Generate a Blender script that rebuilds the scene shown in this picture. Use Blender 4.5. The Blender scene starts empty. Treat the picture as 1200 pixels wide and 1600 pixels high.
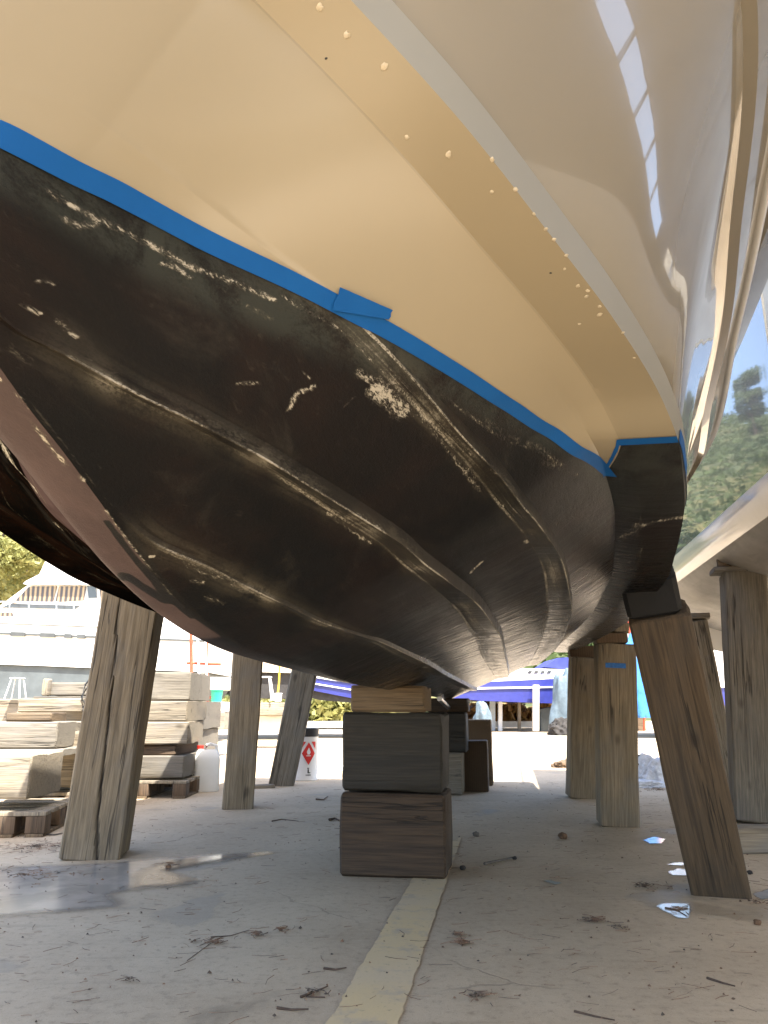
import bpy, bmesh, math, random
import numpy as np
from mathutils import Vector, Matrix, noise as mnoise
random.seed(7); rng = np.random.default_rng(7)
SC = bpy.context.scene
COL = SC.collection

# ------------------------------------------------------------------ camera, sky, sun, exposure
CAM_H = 0.80
F_PX = 1202.0
PITCH = math.atan(303.0 / F_PX)
PSI = math.atan(200.0 / F_PX * math.cos(PITCH))       # heading of the boat axis, clockwise from the view
cth, sth = math.cos(PITCH), math.sin(PITCH)
cp, sp = math.cos(PSI), math.sin(PSI)
LAT = 0.77 * CAM_H                                    # camera's offset to port of the keel line

cam = bpy.data.cameras.new("camera"); cam_o = bpy.data.objects.new("camera", cam); COL.objects.link(cam_o)
cam.sensor_fit = 'VERTICAL'; cam.sensor_height = 32.0; cam.sensor_width = 24.0
cam.lens = F_PX * 32.0 / 1600.0
cam.clip_start = 0.02; cam.clip_end = 2000
cam_o.location = (0, 0, CAM_H); cam_o.rotation_euler = (math.pi / 2 + PITCH, 0, 0)
SC.camera = cam_o

def boat_dir(p, s, z):  # direction in boat axes -> world
    return Vector((s * sp + p * cp, s * cp - p * sp, z))
SUN_D = boat_dir(-0.36, 0.42, -1.0).normalized()      # the way the light travels
to_sun = -SUN_D
SUN_EL = math.asin(to_sun.z); SUN_AZ = math.atan2(to_sun.x, to_sun.y)
W = bpy.data.worlds.new("World"); SC.world = W; W.use_nodes = True
wn = W.node_tree
for n in list(wn.nodes): wn.nodes.remove(n)
sky = wn.nodes.new("ShaderNodeTexSky"); sky.sky_type = 'NISHITA'; sky.sun_disc = False
sky.sun_elevation = SUN_EL; sky.sun_rotation = SUN_AZ; sky.air_density = 1.0; sky.dust_density = 2.5; sky.ozone_density = 0.6
bg = wn.nodes.new("ShaderNodeBackground"); bg.inputs[1].default_value = 0.15
wo = wn.nodes.new("ShaderNodeOutputWorld")
wn.links.new(sky.outputs[0], bg.inputs[0]); wn.links.new(bg.outputs[0], wo.inputs[0])
sun = bpy.data.lights.new("sun", 'SUN'); sun.energy = 4.5; sun.angle = math.radians(0.53); sun.color = (1.0, 0.95, 0.87)
sun_o = bpy.data.objects.new("sun", sun); COL.objects.link(sun_o)
sun_o.rotation_euler = to_sun.to_track_quat('Z', 'Y').to_euler(); sun_o.location = (0, 0, 30)
SC.view_settings.view_transform = 'Standard'; SC.view_settings.look = 'None'
SC.view_settings.exposure = 2.1; SC.view_settings.gamma = 1.0
SC.render.engine = 'CYCLES'
cy = SC.cycles
cy.max_bounces = 12; cy.diffuse_bounces = 7; cy.glossy_bounces = 6; cy.transmission_bounces = 6
cy.caustics_reflective = False; cy.sample_clamp_indirect = 8.0
cy.use_denoising = True
SC.render.resolution_x = 768; SC.render.resolution_y = 1024

# ------------------------------------------------------------------ projection helpers (photo pixel -> place)
def ray(x, y):
    xc = (x - 600) / F_PX; yc = (800 - y) / F_PX
    return Vector((xc, cth - yc * sth, sth + yc * cth))
def onz(x, y, z=0.0):
    r = ray(x, y); t = (z - CAM_H) / r.z; return Vector((0, 0, CAM_H)) + r * t
def atY(x, y, Y):
    r = ray(x, y); return Vector((0, 0, CAM_H)) + r * (Y / r.y)
def atS(x, y, s):
    r = ray(x, y); a = r.y * cp + r.x * sp; return Vector((0, 0, CAM_H)) + r * (s / a)
def bw(p, s, z):        # boat axes -> world
    q = p - LAT; return Vector((s * sp + q * cp, s * cp - q * sp, z))
def wb(P):
    return Vector((P.x * cp - P.y * sp + LAT, P.y * cp + P.x * sp, P.z))   # p, s, z

# ------------------------------------------------------------------ node helpers
class NT:
    def __init__(s, name):
        s.m = bpy.data.materials.new(name); s.m.use_nodes = True; s.t = s.m.node_tree
        s.b = s.t.nodes["Principled BSDF"]
    def n(s, typ, **kw):
        nd = s.t.nodes.new(typ)
        for k, v in kw.items(): setattr(nd, k, v)
        return nd
    def l(s, a, b): s.t.links.new(a, b)
    def set(s, sock, v):
        if hasattr(v, "is_linked") or isinstance(v, bpy.types.NodeSocket): s.l(v, sock)
        else: sock.default_value = v
    def coord(s, kind="Object", scale=(1, 1, 1), loc=(0, 0, 0)):
        tc = s.n("ShaderNodeTexCoord"); mp = s.n("ShaderNodeMapping")
        mp.inputs["Scale"].default_value = scale; mp.inputs["Location"].default_value = loc
        s.l(tc.outputs[kind], mp.inputs[0]); return mp.outputs[0]
    def noise(s, vec, scale, detail=4, rough=0.55, dist=0.0):
        nd = s.n("ShaderNodeTexNoise"); nd.inputs["Scale"].default_value = scale
        nd.inputs["Detail"].default_value = detail; nd.inputs["Roughness"].default_value = rough
        nd.inputs["Distortion"].default_value = dist
        s.l(vec, nd.inputs["Vector"]); return nd.outputs["Fac"]
    def ramp(s, f, stops, interp='LINEAR'):
        nd = s.n("ShaderNodeValToRGB"); cr = nd.color_ramp; cr.interpolation = interp
        while len(cr.elements) < len(stops): cr.elements.new(0.5)
        for e, (p, c) in zip(cr.elements, stops):
            e.position = p; e.color = (*c, 1) if len(c) == 3 else c
        s.l(f, nd.inputs[0]); return nd.outputs[0]
    def step(s, f, a, b):
        nd = s.n("ShaderNodeMapRange"); nd.interpolation_type = 'SMOOTHSTEP'
        nd.inputs["From Min"].default_value = a; nd.inputs["From Max"].default_value = b
        s.set(nd.inputs["Value"], f); return nd.outputs["Result"]
    def math(s, op, a, b=0.0, clamp=False):
        nd = s.n("ShaderNodeMath", operation=op); nd.use_clamp = clamp
        s.set(nd.inputs[0], a); s.set(nd.inputs[1], b); return nd.outputs[0]
    def mix(s, f, a, b, blend='MIX'):
        nd = s.n("ShaderNodeMix", data_type='RGBA', blend_type=blend)
        s.set(nd.inputs[0], f)
        for i, v in ((6, a), (7, b)):
            if isinstance(v, tuple): nd.inputs[i].default_value = (*v, 1) if len(v) == 3 else v
            else: s.l(v, nd.inputs[i])
        return nd.outputs[2]
    def sep(s, vec):
        nd = s.n("ShaderNodeSeparateXYZ"); s.l(vec, nd.inputs[0]); return nd.outputs
    def attr(s, name):
        nd = s.n("ShaderNodeAttribute"); nd.attribute_name = name; return nd.outputs["Fac"]
    def rnd(s): return s.n("ShaderNodeObjectInfo").outputs["Random"]
    def bump(s, hgt, strength=0.3, dist=0.01):
        nd = s.n("ShaderNodeBump"); nd.inputs["Strength"].default_value = strength
        nd.inputs["Distance"].default_value = dist; s.l(hgt, nd.inputs["Height"])
        s.l(nd.outputs[0], s.b.inputs["Normal"])
    def out(s, col=None, rough=None, metal=None, spec=None, coat=None, coatr=None):
        for nm, v in (("Base Color", col), ("Roughness", rough), ("Metallic", metal), ("Specular IOR Level", spec), ("Coat Weight", coat), ("Coat Roughness", coatr)):
            if v is None: continue
            if isinstance(v, tuple): s.b.inputs[nm].default_value = (*v, 1) if len(v) == 3 else v
            else: s.set(s.b.inputs[nm], v)
        return s.m

def plain(name, col, rough=0.5, metal=0.0, var=0.12, scale=6.0, coat=0.0, bump=0.0):
    k = NT(name); v = k.coord()
    f = k.noise(v, scale, 5, 0.6)
    lo = tuple(c * (1 - var) for c in col); hi = tuple(min(1, c * (1 + var)) for c in col)
    c = k.ramp(f, [(0.3, lo), (0.7, hi)])
    if bump: k.bump(k.noise(v, scale * 6, 4, 0.6), bump, 0.01)
    return k.out(c, rough, metal, coat=coat, coatr=0.08)

def wood(name, base, dark, grain=1.0, crack=0.75, grey=0.5, rough=0.85, wet=0.0):
    """weathered squared timber: local z runs along the grain"""
    k = NT(name)
    tc = k.n("ShaderNodeTexCoord"); r = k.rnd()
    comb = k.n("ShaderNodeCombineXYZ"); k.l(k.math('MULTIPLY', r, 37.0), comb.inputs[0]); k.l(k.math('MULTIPLY', r, 91.0), comb.inputs[2])
    add = k.n("ShaderNodeVectorMath", operation='ADD'); k.l(tc.outputs["Object"], add.inputs[0]); k.l(comb.outputs[0], add.inputs[1])
    def mp(sc):
        m = k.n("ShaderNodeMapping"); m.inputs["Scale"].default_value = sc; k.l(add.outputs[0], m.inputs[0]); return m.outputs[0]
    fine = k.noise(mp((70, 70, 2.2)), 1.6, 6, 0.65, 0.4)
    mid = k.noise(mp((16, 16, 1.0)), 1.4, 5, 0.6, 0.8)
    big = k.noise(mp((3, 3, 2.0)), 1.3, 4, 0.6, 0.3)
    c = k.ramp(fine, [(0.30, tuple(x * 0.50 for x in base)), (0.52, base), (0.72, tuple(min(1, x * 1.42) for x in base))])
    c = k.mix(k.math('MULTIPLY', k.step(mid, 0.48, 0.74), 0.75), c, dark)
    c = k.mix(k.math('MULTIPLY', k.step(big, 0.42, 0.72), grey), c, tuple(sum(base) / 3 * x for x in (0.92, 0.88, 0.82)))
    # drying cracks along the grain
    ck = k.noise(mp((22, 22, 0.55)), 1.0, 3, 0.5, 0.3)
    ckm = k.math('SUBTRACT', 1.0, k.step(k.math('ABSOLUTE', k.math('SUBTRACT', ck, 0.5)), 0.004, 0.016))
    gate = k.step(k.noise(mp((4, 4, 0.9)), 1.1, 2, 0.5), 0.46, 0.58)
    ckm = k.math('MULTIPLY', k.math('MULTIPLY', ckm, gate), crack)
    c = k.mix(ckm, c, (0.014, 0.011, 0.008))
    c = k.mix(k.attr('crack'), c, (0.012, 0.009, 0.007))
    # end grain
    geo = k.n("ShaderNodeNewGeometry"); vt = k.n("ShaderNodeVectorTransform", vector_type='NORMAL', convert_from='WORLD', convert_to='OBJECT')
    k.l(geo.outputs["True Normal"], vt.inputs[0]); endm = k.step(k.math('ABSOLUTE', k.sep(vt.outputs[0])[2]), 0.75, 0.9)
    wv = k.n("ShaderNodeTexWave", wave_type='RINGS', rings_direction='Z'); wv.inputs["Scale"].default_value = 16; wv.inputs["Distortion"].default_value = 2.5
    k.l(add.outputs[0], wv.inputs[0])
    ec = k.mix(wv.outputs["Fac"], tuple(x * 0.75 for x in base), tuple(x * 1.05 for x in base))
    c = k.mix(k.math('MULTIPLY', endm, 0.8), c, ec)
    # knots
    vo = k.n("ShaderNodeTexVoronoi"); vo.inputs["Scale"].default_value = 1.0; k.l(mp((5, 5, 2.6)), vo.inputs[0])
    kn = k.math('SUBTRACT', 1.0, k.step(vo.outputs["Distance"], 0.04, 0.16))
    c = k.mix(k.math('MULTIPLY', kn, 0.65), c, tuple(x * 0.5 for x in dark))
    # grime close to the ground and each timber its own tone
    vr = k.math('ADD', 0.82, k.math('MULTIPLY', k.n("ShaderNodeObjectInfo").outputs["Random"], 0.36))
    hs = k.n("ShaderNodeHueSaturation"); k.l(c, hs.inputs["Color"]); k.l(vr, hs.inputs["Value"]); c = hs.outputs[0]
    h = k.math('ADD', k.math('MULTIPLY', fine, 0.5), k.math('SUBTRACT', k.math('MULTIPLY', mid, 0.5), k.math('MULTIPLY', ckm, 1.2)))
    k.bump(h, 0.8, 0.008)
    return k.out(c, rough)

M = {}
M['wood_post'] = wood('weathered_post_wood', (0.205, 0.163, 0.108), (0.10, 0.075, 0.047), grey=0.5)
M['wood_grey'] = wood('grey_timber', (0.205, 0.18, 0.14), (0.10, 0.085, 0.063), grey=0.6)
M['wood_brown'] = wood('brown_timber', (0.13, 0.085, 0.05), (0.05, 0.033, 0.02), grey=0.25)
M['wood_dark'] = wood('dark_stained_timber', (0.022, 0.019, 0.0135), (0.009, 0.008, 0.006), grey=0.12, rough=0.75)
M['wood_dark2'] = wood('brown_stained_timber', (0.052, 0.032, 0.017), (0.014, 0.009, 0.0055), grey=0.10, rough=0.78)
M['wood_cap'] = wood('cap_timber', (0.15, 0.105, 0.06), (0.075, 0.05, 0.03), grey=0.2)
M['wood_pale'] = wood('pale_timber', (0.27, 0.225, 0.16), (0.13, 0.10, 0.068), grey=0.6)
M['rubber'] = plain('black_rubber', (0.004, 0.004, 0.004), 0.8, bump=0.3)
M['white_paint'] = plain('white_boat_paint', (0.80, 0.79, 0.76), 0.22, var=0.03, coat=0.5)
M['offwhite'] = plain('offwhite_paint', (0.66, 0.63, 0.56), 0.4, var=0.06)
M['grey_bottom'] = plain('grey_bottom_paint', (0.085, 0.10, 0.105), 0.7, var=0.2, scale=3)
M['beige_paint'] = plain('beige_boat_paint', (0.55, 0.42, 0.30), 0.35, var=0.06)
M['navy'] = plain('navy_hull_paint', (0.028, 0.035, 0.20), 0.3, var=0.15, coat=0.3)
M['navy_canvas'] = plain('navy_canvas', (0.03, 0.04, 0.22), 0.85, var=0.2)
M['black_bottom'] = plain('black_bottom_paint', (0.03, 0.028, 0.027), 0.7, var=0.3)
M['dark_glass'] = plain('dark_window_glass', (0.05, 0.055, 0.06), 0.05, var=0.1, coat=1.0)
M['curtain'] = None
M['steel'] = plain('bare_metal', (0.6, 0.6, 0.6), 0.3, 1.0, var=0.1)
M['white_plastic'] = plain('white_plastic', (0.74, 0.75, 0.74), 0.35, var=0.05)
M['green_plastic'] = plain('green_plastic', (0.02, 0.32, 0.19), 0.35)
M['red_plastic'] = plain('red_plastic', (0.6, 0.03, 0.02), 0.4)
M['yellow_rope'] = plain('yellow_rope', (0.7, 0.5, 0.05), 0.8)
M['blue_tarp'] = plain('blue_tarp', (0.03, 0.16, 0.42), 0.45, var=0.35, scale=5, bump=0.6)
M['grey_tarp'] = plain('grey_tarp', (0.10, 0.14, 0.17), 0.55, var=0.3, scale=5, bump=0.6)
M['rust'] = plain('rusty_red_steel', (0.42, 0.07, 0.03), 0.7, var=0.4, scale=14)
M['dark_blob'] = plain('dark_sacking', (0.03, 0.027, 0.025), 0.9, var=0.4, bump=0.6)
M['plastic_bag'] = plain('plastic_film', (0.62, 0.64, 0.68), 0.25, var=0.2, scale=12, bump=0.8)
M['black_ink'] = plain('black_ink', (0.015, 0.015, 0.015), 0.6)
M['red_ink'] = plain('red_label', (0.62, 0.03, 0.025), 0.5)
M['blue_mark'] = plain('blue_paint_mark', (0.012, 0.13, 0.42), 0.6, var=0.3, scale=40)
M['white_ink'] = plain('white_label', (0.75, 0.75, 0.75), 0.5)
M['bark'] = plain('pale_bark', (0.34, 0.27, 0.21), 0.9, var=0.35, scale=8, bump=0.7)
M['bark_dark'] = plain('dark_bark', (0.12, 0.085, 0.06), 0.9, var=0.4, scale=8, bump=0.7)
M['dim_trim'] = plain('dim_grey_trim', (0.07, 0.075, 0.075), 0.4, var=.2)
M['grey_post'] = plain('grey_painted_steel', (0.3, 0.34, 0.36), 0.5, var=0.15)

def leafmat(name, a, b):
    k = NT(name); v = k.coord("Object"); f = k.noise(v, 0.55, 3, 0.6); g = k.noise(v, 5.0, 2, 0.5)
    c = k.mix(k.step(f, 0.38, 0.62), a, b); c = k.mix(k.math('MULTIPLY', g, 0.5), c, tuple(min(1, x * 1.5) for x in b))
    k.b.inputs["Transmission Weight"].default_value = 0.0
    m = k.out(c, 0.6)
    tr = k.n("ShaderNodeBsdfTranslucent"); k.l(c, tr.inputs[0]); ms = k.n("ShaderNodeMixShader"); ms.inputs[0].default_value = 0.35
    o = k.t.nodes["Material Output"]; k.l(k.b.outputs[0], ms.inputs[1]); k.l(tr.outputs[0], ms.inputs[2]); k.l(ms.outputs[0], o.inputs[0])
    return m
M['leaf_yellow'] = leafmat('yellow_green_leaves', (0.15, 0.17, 0.05), (0.31, 0.29, 0.10))
M['leaf_green'] = leafmat('pine_green_leaves', (0.035, 0.06, 0.018), (0.085, 0.115, 0.03))
M['leaf_orange'] = leafmat('dry_orange_leaves', (0.20, 0.09, 0.03), (0.28, 0.16, 0.05))

def curtain_mat():
    k = NT('striped_curtains'); v = k.coord("Object", (1, 1, 1)); x = k.sep(v)
    w = k.n("ShaderNodeTexWave", wave_type='BANDS', bands_direction='X'); w.inputs["Scale"].default_value = 3.3; w.inputs["Distortion"].default_value = 1.5; w.inputs["Detail"].default_value = 2
    k.l(v, w.inputs[0]); c = k.ramp(w.outputs["Fac"], [(0.2, (0.05, 0.045, 0.045)), (0.5, (0.16, 0.09, 0.05)), (0.85, (0.34, 0.26, 0.15))])
    return k.out(c, 0.3, coat=0.4)
M['curtain'] = curtain_mat()

# ------------------------------------------------------------------ object helpers
def link(o, parent=None):
    COL.objects.link(o)
    if parent is not None: o.parent = parent
    return o
def mesh_obj(name, verts, faces, mat, parent=None, smooth=None, bevel=0.0):
    me = bpy.data.meshes.new(name); me.from_pydata([tuple(v) for v in verts], [], faces); me.update()
    if isinstance(mat, (list, tuple)):
        for m in mat: me.materials.append(m)
    else: me.materials.append(mat)
    o = bpy.data.objects.new(name, me); link(o, parent)
    if smooth is not None:
        me.shade_smooth(); me.set_sharp_from_angle(angle=math.radians(smooth))
    return o
def bm_obj(name, bm, mat, parent=None, smooth=None):
    me = bpy.data.meshes.new(name); bm.normal_update(); bm.to_mesh(me); bm.free()
    if isinstance(mat, (list, tuple)):
        for m in mat: me.materials.append(m)
    else: me.materials.append(mat)
    o = bpy.data.objects.new(name, me); link(o, parent)
    if smooth is not None:
        me.shade_smooth(); me.set_sharp_from_angle(angle=math.radians(smooth))
    return o
def tag(o, label=None, cat=None, group=None, kind=None):
    if label: o['label'] = label
    if cat: o['category'] = cat
    if group: o['group'] = group
    if kind: o['kind'] = kind
    return o
def empty(name, loc, rz=0.0):
    o = bpy.data.objects.new(name, None); COL.objects.link(o); o.location = loc; o.rotation_euler = (0, 0, rz)
    o.empty_display_size = 0.2; return o
def bm_box(bm, x0, x1, y0, y1, z0, z1, bev=0.0, seg=1):
    r = bmesh.ops.create_cube(bm, size=1.0)
    bmesh.ops.scale(bm, vec=(x1 - x0, y1 - y0, z1 - z0), verts=r['verts'])
    bmesh.ops.translate(bm, vec=((x0 + x1) / 2, (y0 + y1) / 2, (z0 + z1) / 2), verts=r['verts'])
    if bev > 0:
        es = list({e for v in r['verts'] for e in v.link_edges})
        bmesh.ops.bevel(bm, geom=es, offset=bev, segments=seg, affect='EDGES', profile=0.6)
def bm_tube(bm, pts, rad, seg=10, cap=True):
    pts = [Vector(p) for p in pts]; rings = []
    for i, p in enumerate(pts):
        d = (pts[min(i + 1, len(pts) - 1)] - pts[max(i - 1, 0)]).normalized()
        a = d.cross(Vector((0, 0, 1)) if abs(d.z) < 0.9 else Vector((1, 0, 0))).normalized(); b = d.cross(a)
        r = rad[i] if isinstance(rad, (list, tuple)) else rad
        rings.append([bm.verts.new(p + (a * math.cos(2 * math.pi * k / seg) + b * math.sin(2 * math.pi * k / seg)) * r) for k in range(seg)])
    for i in range(len(rings) - 1):
        for k in range(seg):
            bm.faces.new((rings[i][k], rings[i][(k + 1) % seg], rings[i + 1][(k + 1) % seg], rings[i + 1][k]))
    if cap:
        bm.faces.new(rings[0][::-1]); bm.faces.new(rings[-1])
def bm_prism(bm, poly, y0, y1):
    """polygon in x,z extruded from y0 to y1"""
    a = [bm.verts.new((x, y0, z)) for x, z in poly]; b = [bm.verts.new((x, y1, z)) for x, z in poly]
    n = len(poly); bm.faces.new(a); bm.faces.new(b[::-1])
    for i in range(n): bm.faces.new((a[(i + 1) % n], a[i], b[i], b[(i + 1) % n]))
def fix(bm): bmesh.ops.recalc_face_normals(bm, faces=bm.faces[:])
def obj_box(name, x0, x1, y0, y1, z0, z1, mat, parent=None, bev=0.004, seg=2):
    bm = bmesh.new(); bm_box(bm, x0, x1, y0, y1, z0, z1, bev, seg); return bm_obj(name, bm, mat, parent, 40)

# ------------------------------------------------------------------ ground
def ground_mat():
    k = NT('worn_concrete'); v = k.coord()
    big = k.noise(v, 0.35, 6, 0.6, 0.4); mid = k.noise(v, 1.9, 7, 0.65, 0.6); fine = k.noise(v, 28, 6, 0.7); sp_ = k.noise(v, 120, 3, 0.6)
    c = k.ramp(mid, [(0.25, (0.405, 0.316, 0.212)), (0.5, (0.506, 0.404, 0.278)), (0.75, (0.570, 0.461, 0.320))])
    c = k.mix(k.math('MULTIPLY', k.step(big, 0.42, 0.62), 0.75), c, (0.396, 0.307, 0.203))
    c = k.mix(k.math('MULTIPLY', k.step(fine, 0.50, 0.72), 0.6), c, (0.248, 0.193, 0.129))
    c = k.mix(k.math('MULTIPLY', k.step(fine, 0.48, 0.25), 0.25), c, (0.626, 0.527, 0.383))
    # long brushed / dragged streaks
    rot = k.n("ShaderNodeMapping"); rot.inputs["Rotation"].default_value = (0, 0, 0.35); rot.inputs["Scale"].default_value = (0.9, 9, 1)
    tc = k.n("ShaderNodeTexCoord"); k.l(tc.outputs["Object"], rot.inputs[0]); st = k.noise(rot.outputs[0], 1.6, 5, 0.6, 0.3)
    c = k.mix(k.math('MULTIPLY', k.step(st, 0.56, 0.74), 0.3), c, (0.239, 0.185, 0.121))
    # dark damp stains
    dm = k.noise(v, 0.9, 5, 0.6, 1.0)
    wet = k.step(dm, 0.60, 0.66); c = k.mix(k.math('MULTIPLY', wet, 0.45), c, (0.184, 0.145, 0.098))
    # hairline cracks
    vo = k.n("ShaderNodeTexVoronoi", feature='DISTANCE_TO_EDGE'); vo.inputs["Scale"].default_value = 0.27
    dv = k.n("ShaderNodeVectorMath", operation='ADD'); nz = k.n("ShaderNodeTexNoise"); nz.inputs["Scale"].default_value = 3; nz.inputs["Detail"].default_value = 5
    k.l(v, nz.inputs[0]); sc = k.n("ShaderNodeVectorMath", operation='SCALE'); sc.inputs["Scale"].default_value = 0.25; k.l(nz.outputs["Color"], sc.inputs[0])
    k.l(v, dv.inputs[0]); k.l(sc.outputs[0], dv.inputs[1]); k.l(dv.outputs[0], vo.inputs[0])
    cr = k.math('MULTIPLY', k.math('SUBTRACT', 1.0, k.step(vo.outputs["Distance"], 0.0006, 0.0022)), k.step(k.noise(v, 1.1, 3, .5), .48, .62))
    c = k.mix(k.math('MULTIPLY', cr, 0.3), c, (0.064, 0.052, 0.040))
    rgh = k.math('SUBTRACT', 0.82, k.math('MULTIPLY', wet, 0.3))
    # pale and dark aggregate, drips of old paint
    vg = k.n("ShaderNodeTexVoronoi"); vg.inputs["Scale"].default_value = 210; k.l(v, vg.inputs[0]); ag = k.math('SUBTRACT', 1.0, k.step(vg.outputs["Distance"], 0.18, 0.34)); sel_ = k.sep(vg.outputs["Color"])[0]
    c = k.mix(k.math('MULTIPLY', k.math('MULTIPLY', ag, k.step(sel_, .72, .8)), .5), c, (0.147, 0.114, 0.078)); c = k.mix(k.math('MULTIPLY', k.math('MULTIPLY', ag, k.step(sel_, .25, .18)), .4), c, (0.690, 0.597, 0.454))
    vd = k.n("ShaderNodeTexVoronoi"); vd.inputs["Scale"].default_value = 5.5; k.l(dv.outputs[0], vd.inputs[0]); dr_ = k.math('MULTIPLY', k.math('SUBTRACT', 1.0, k.step(vd.outputs["Distance"], 0.03, 0.07)), k.step(k.sep(vd.outputs["Color"])[0], .7, .72))
    c = k.mix(k.math('MULTIPLY', dr_, .55), c, (0.184, 0.149, 0.109))
    k.bump(k.math('ADD', k.math('MULTIPLY', fine, 0.6), k.math('ADD', k.math('MULTIPLY', sp_, 0.3), k.math('MULTIPLY', cr, -0.8))), 0.35, 0.006)
    return k.out(c, rgh)
M['ground'] = ground_mat()
g = mesh_obj('ground', [(-400, -150, 0), (400, -150, 0), (400, 600, 0), (-400, 600, 0)], [(0, 1, 2, 3)], M['ground']); tag(g, kind='structure')

# worn yellow line painted along the slip
def line_mat():
    k = NT('worn_yellow_line'); v = k.coord()
    f = k.noise(v, 7, 6, 0.7); h = k.noise(v, 45, 4, 0.7); m2 = k.noise(v, 1.8, 5, 0.6)
    c = k.mix(k.step(m2, 0.35, 0.7), (0.62, 0.475, 0.26), (0.585, 0.465, 0.305))
    c = k.mix(k.math('MULTIPLY', k.step(f, 0.50, 0.68), 0.85), c, (0.44, 0.36, 0.27))
    c = k.mix(k.math('MULTIPLY', k.step(h, 0.58, 0.72), 0.5), c, (0.22, 0.175, 0.12))
    k.bump(h, 0.3, 0.004)
    return k.out(c, 0.8)
M['yline'] = line_mat()
def line_strip(name, L0, L1, R0, R1, n):
    vs, fs = [], []
    for i in range(n + 1):
        t = i / n; a = L0.lerp(L1, t); b = R0.lerp(R1, t); d = (b - a).normalized()
        a = a + d * (mnoise.noise(a * 9) * 0.014 + mnoise.noise(a * 40) * 0.008); b = b + d * (mnoise.noise(b * 9) * 0.012 + mnoise.noise(b * 40) * 0.007)
        vs += [(a.x, a.y, 0.004), (b.x, b.y, 0.004)]
    for i in range(n): fs.append((2 * i, 2 * i + 1, 2 * i + 3, 2 * i + 2))
    o = mesh_obj(name, vs, fs, M['yline']); tag(o, kind='structure'); return o
La, Ra = onz(497, 1600), onz(627, 1600); Lb, Rb = onz(627, 1398), onz(699, 1378)
pl = (wb(La).x + wb(Lb).x) / 2; pr = (wb(Ra).x + wb(Rb).x) / 2
line_strip('yellow_line', bw(wb(La).x + .02, 1.2, 0), Lb + (Lb - La) * 0.75, bw(wb(Ra).x, 1.2, 0), Rb + (Rb - Ra) * 0.75, 160)

# water lying on the slab
def puddle_mat(name, col, rough):
    k = NT(name); v = k.coord(); f = k.noise(v, 5, 4, 0.6); c = k.mix(k.step(f, 0.4, 0.65), col, tuple(x * 1.35 for x in col))
    k.bump(k.noise(v, 9, 2, 0.4), 0.03, 0.002)
    return k.out(c, rough, spec=0.6)
M['puddle'] = puddle_mat('wet_concrete', (0.30, 0.27, 0.23), 0.22)
M['water'] = puddle_mat('standing_water', (0.34, 0.345, 0.35), 0.10)
def soft(m, a, b):
    t = m.node_tree; o = t.nodes["Material Output"]; bs = t.nodes["Principled BSDF"]; tr = t.nodes.new("ShaderNodeBsdfTransparent"); mx = t.nodes.new("ShaderNodeMixShader")
    at = t.nodes.new("ShaderNodeAttribute"); at.attribute_name = 'depth'; mr = t.nodes.new("ShaderNodeMapRange"); mr.interpolation_type = 'SMOOTHSTEP'; mr.inputs[1].default_value = a; mr.inputs[2].default_value = b
    tc = t.nodes.new("ShaderNodeTexCoord"); nz = t.nodes.new("ShaderNodeTexNoise"); nz.inputs["Scale"].default_value = 22; nz.inputs["Detail"].default_value = 5; t.links.new(tc.outputs["Object"], nz.inputs[0])
    ad = t.nodes.new("ShaderNodeMath"); ad.operation = 'MULTIPLY_ADD'; ad.inputs[1].default_value = .03; t.links.new(nz.outputs[0], ad.inputs[0]); t.links.new(at.outputs["Fac"], ad.inputs[2]); t.links.new(ad.outputs[0], mr.inputs[0])
    t.links.new(mr.outputs[0], mx.inputs[0]); t.links.new(tr.outputs[0], mx.inputs[1]); t.links.new(bs.outputs[0], mx.inputs[2]); t.links.new(mx.outputs[0], o.inputs[0])
M['water2'] = puddle_mat('thin_water_film', (0.20, 0.18, 0.155), 0.10); soft(M['water2'], .01, .12); soft(M['puddle'], .012, .14); soft(M['water'], .012, .03)
def puddle(pix, mat, z=0.004, cell=.012):
    P = np.array([tuple(onz(x, y, 0))[:2] for x, y in pix]); lo, hi = P.min(0), P.max(0); nx = max(6, int((hi[0] - lo[0]) / cell)); ny = max(6, int((hi[1] - lo[1]) / cell))
    gx, gy = np.meshgrid(np.linspace(lo[0], hi[0], nx), np.linspace(lo[1], hi[1], ny), indexing='ij'); Q = np.stack([gx.ravel(), gy.ravel()], 1)
    A, B = P, np.roll(P, -1, 0); ins = np.zeros(len(Q), bool); dist = np.full(len(Q), 9.0)
    for a, b in zip(A, B):
        c_ = ((a[1] > Q[:, 1]) != (b[1] > Q[:, 1])) & (Q[:, 0] < (b[0] - a[0]) * (Q[:, 1] - a[1]) / (b[1] - a[1] + 1e-12) + a[0]); ins ^= c_
        ab = b - a; t = np.clip(((Q - a) @ ab) / (ab @ ab + 1e-12), 0, 1); dist = np.minimum(dist, np.linalg.norm(Q - a - t[:, None] * ab, axis=1))
    dep = np.where(ins, dist, -dist); idx = np.arange(nx * ny).reshape(nx, ny); F = np.stack([idx[:-1, :-1], idx[1:, :-1], idx[1:, 1:], idx[:-1, 1:]], -1).reshape(-1, 4)
    F = F[(dep[F] > -.001).any(1)]; used = np.unique(F); mp_ = -np.ones(nx * ny, int); mp_[used] = np.arange(len(used))
    o = mesh_obj('puddle', [(x, y, z) for x, y in Q[used]], mp_[F].tolist(), mat); a_ = o.data.attributes.new('depth', 'FLOAT', 'POINT'); a_.data.foreach_set('value', dep[used].astype(np.float32)); tag(o, kind='structure'); return o
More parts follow.
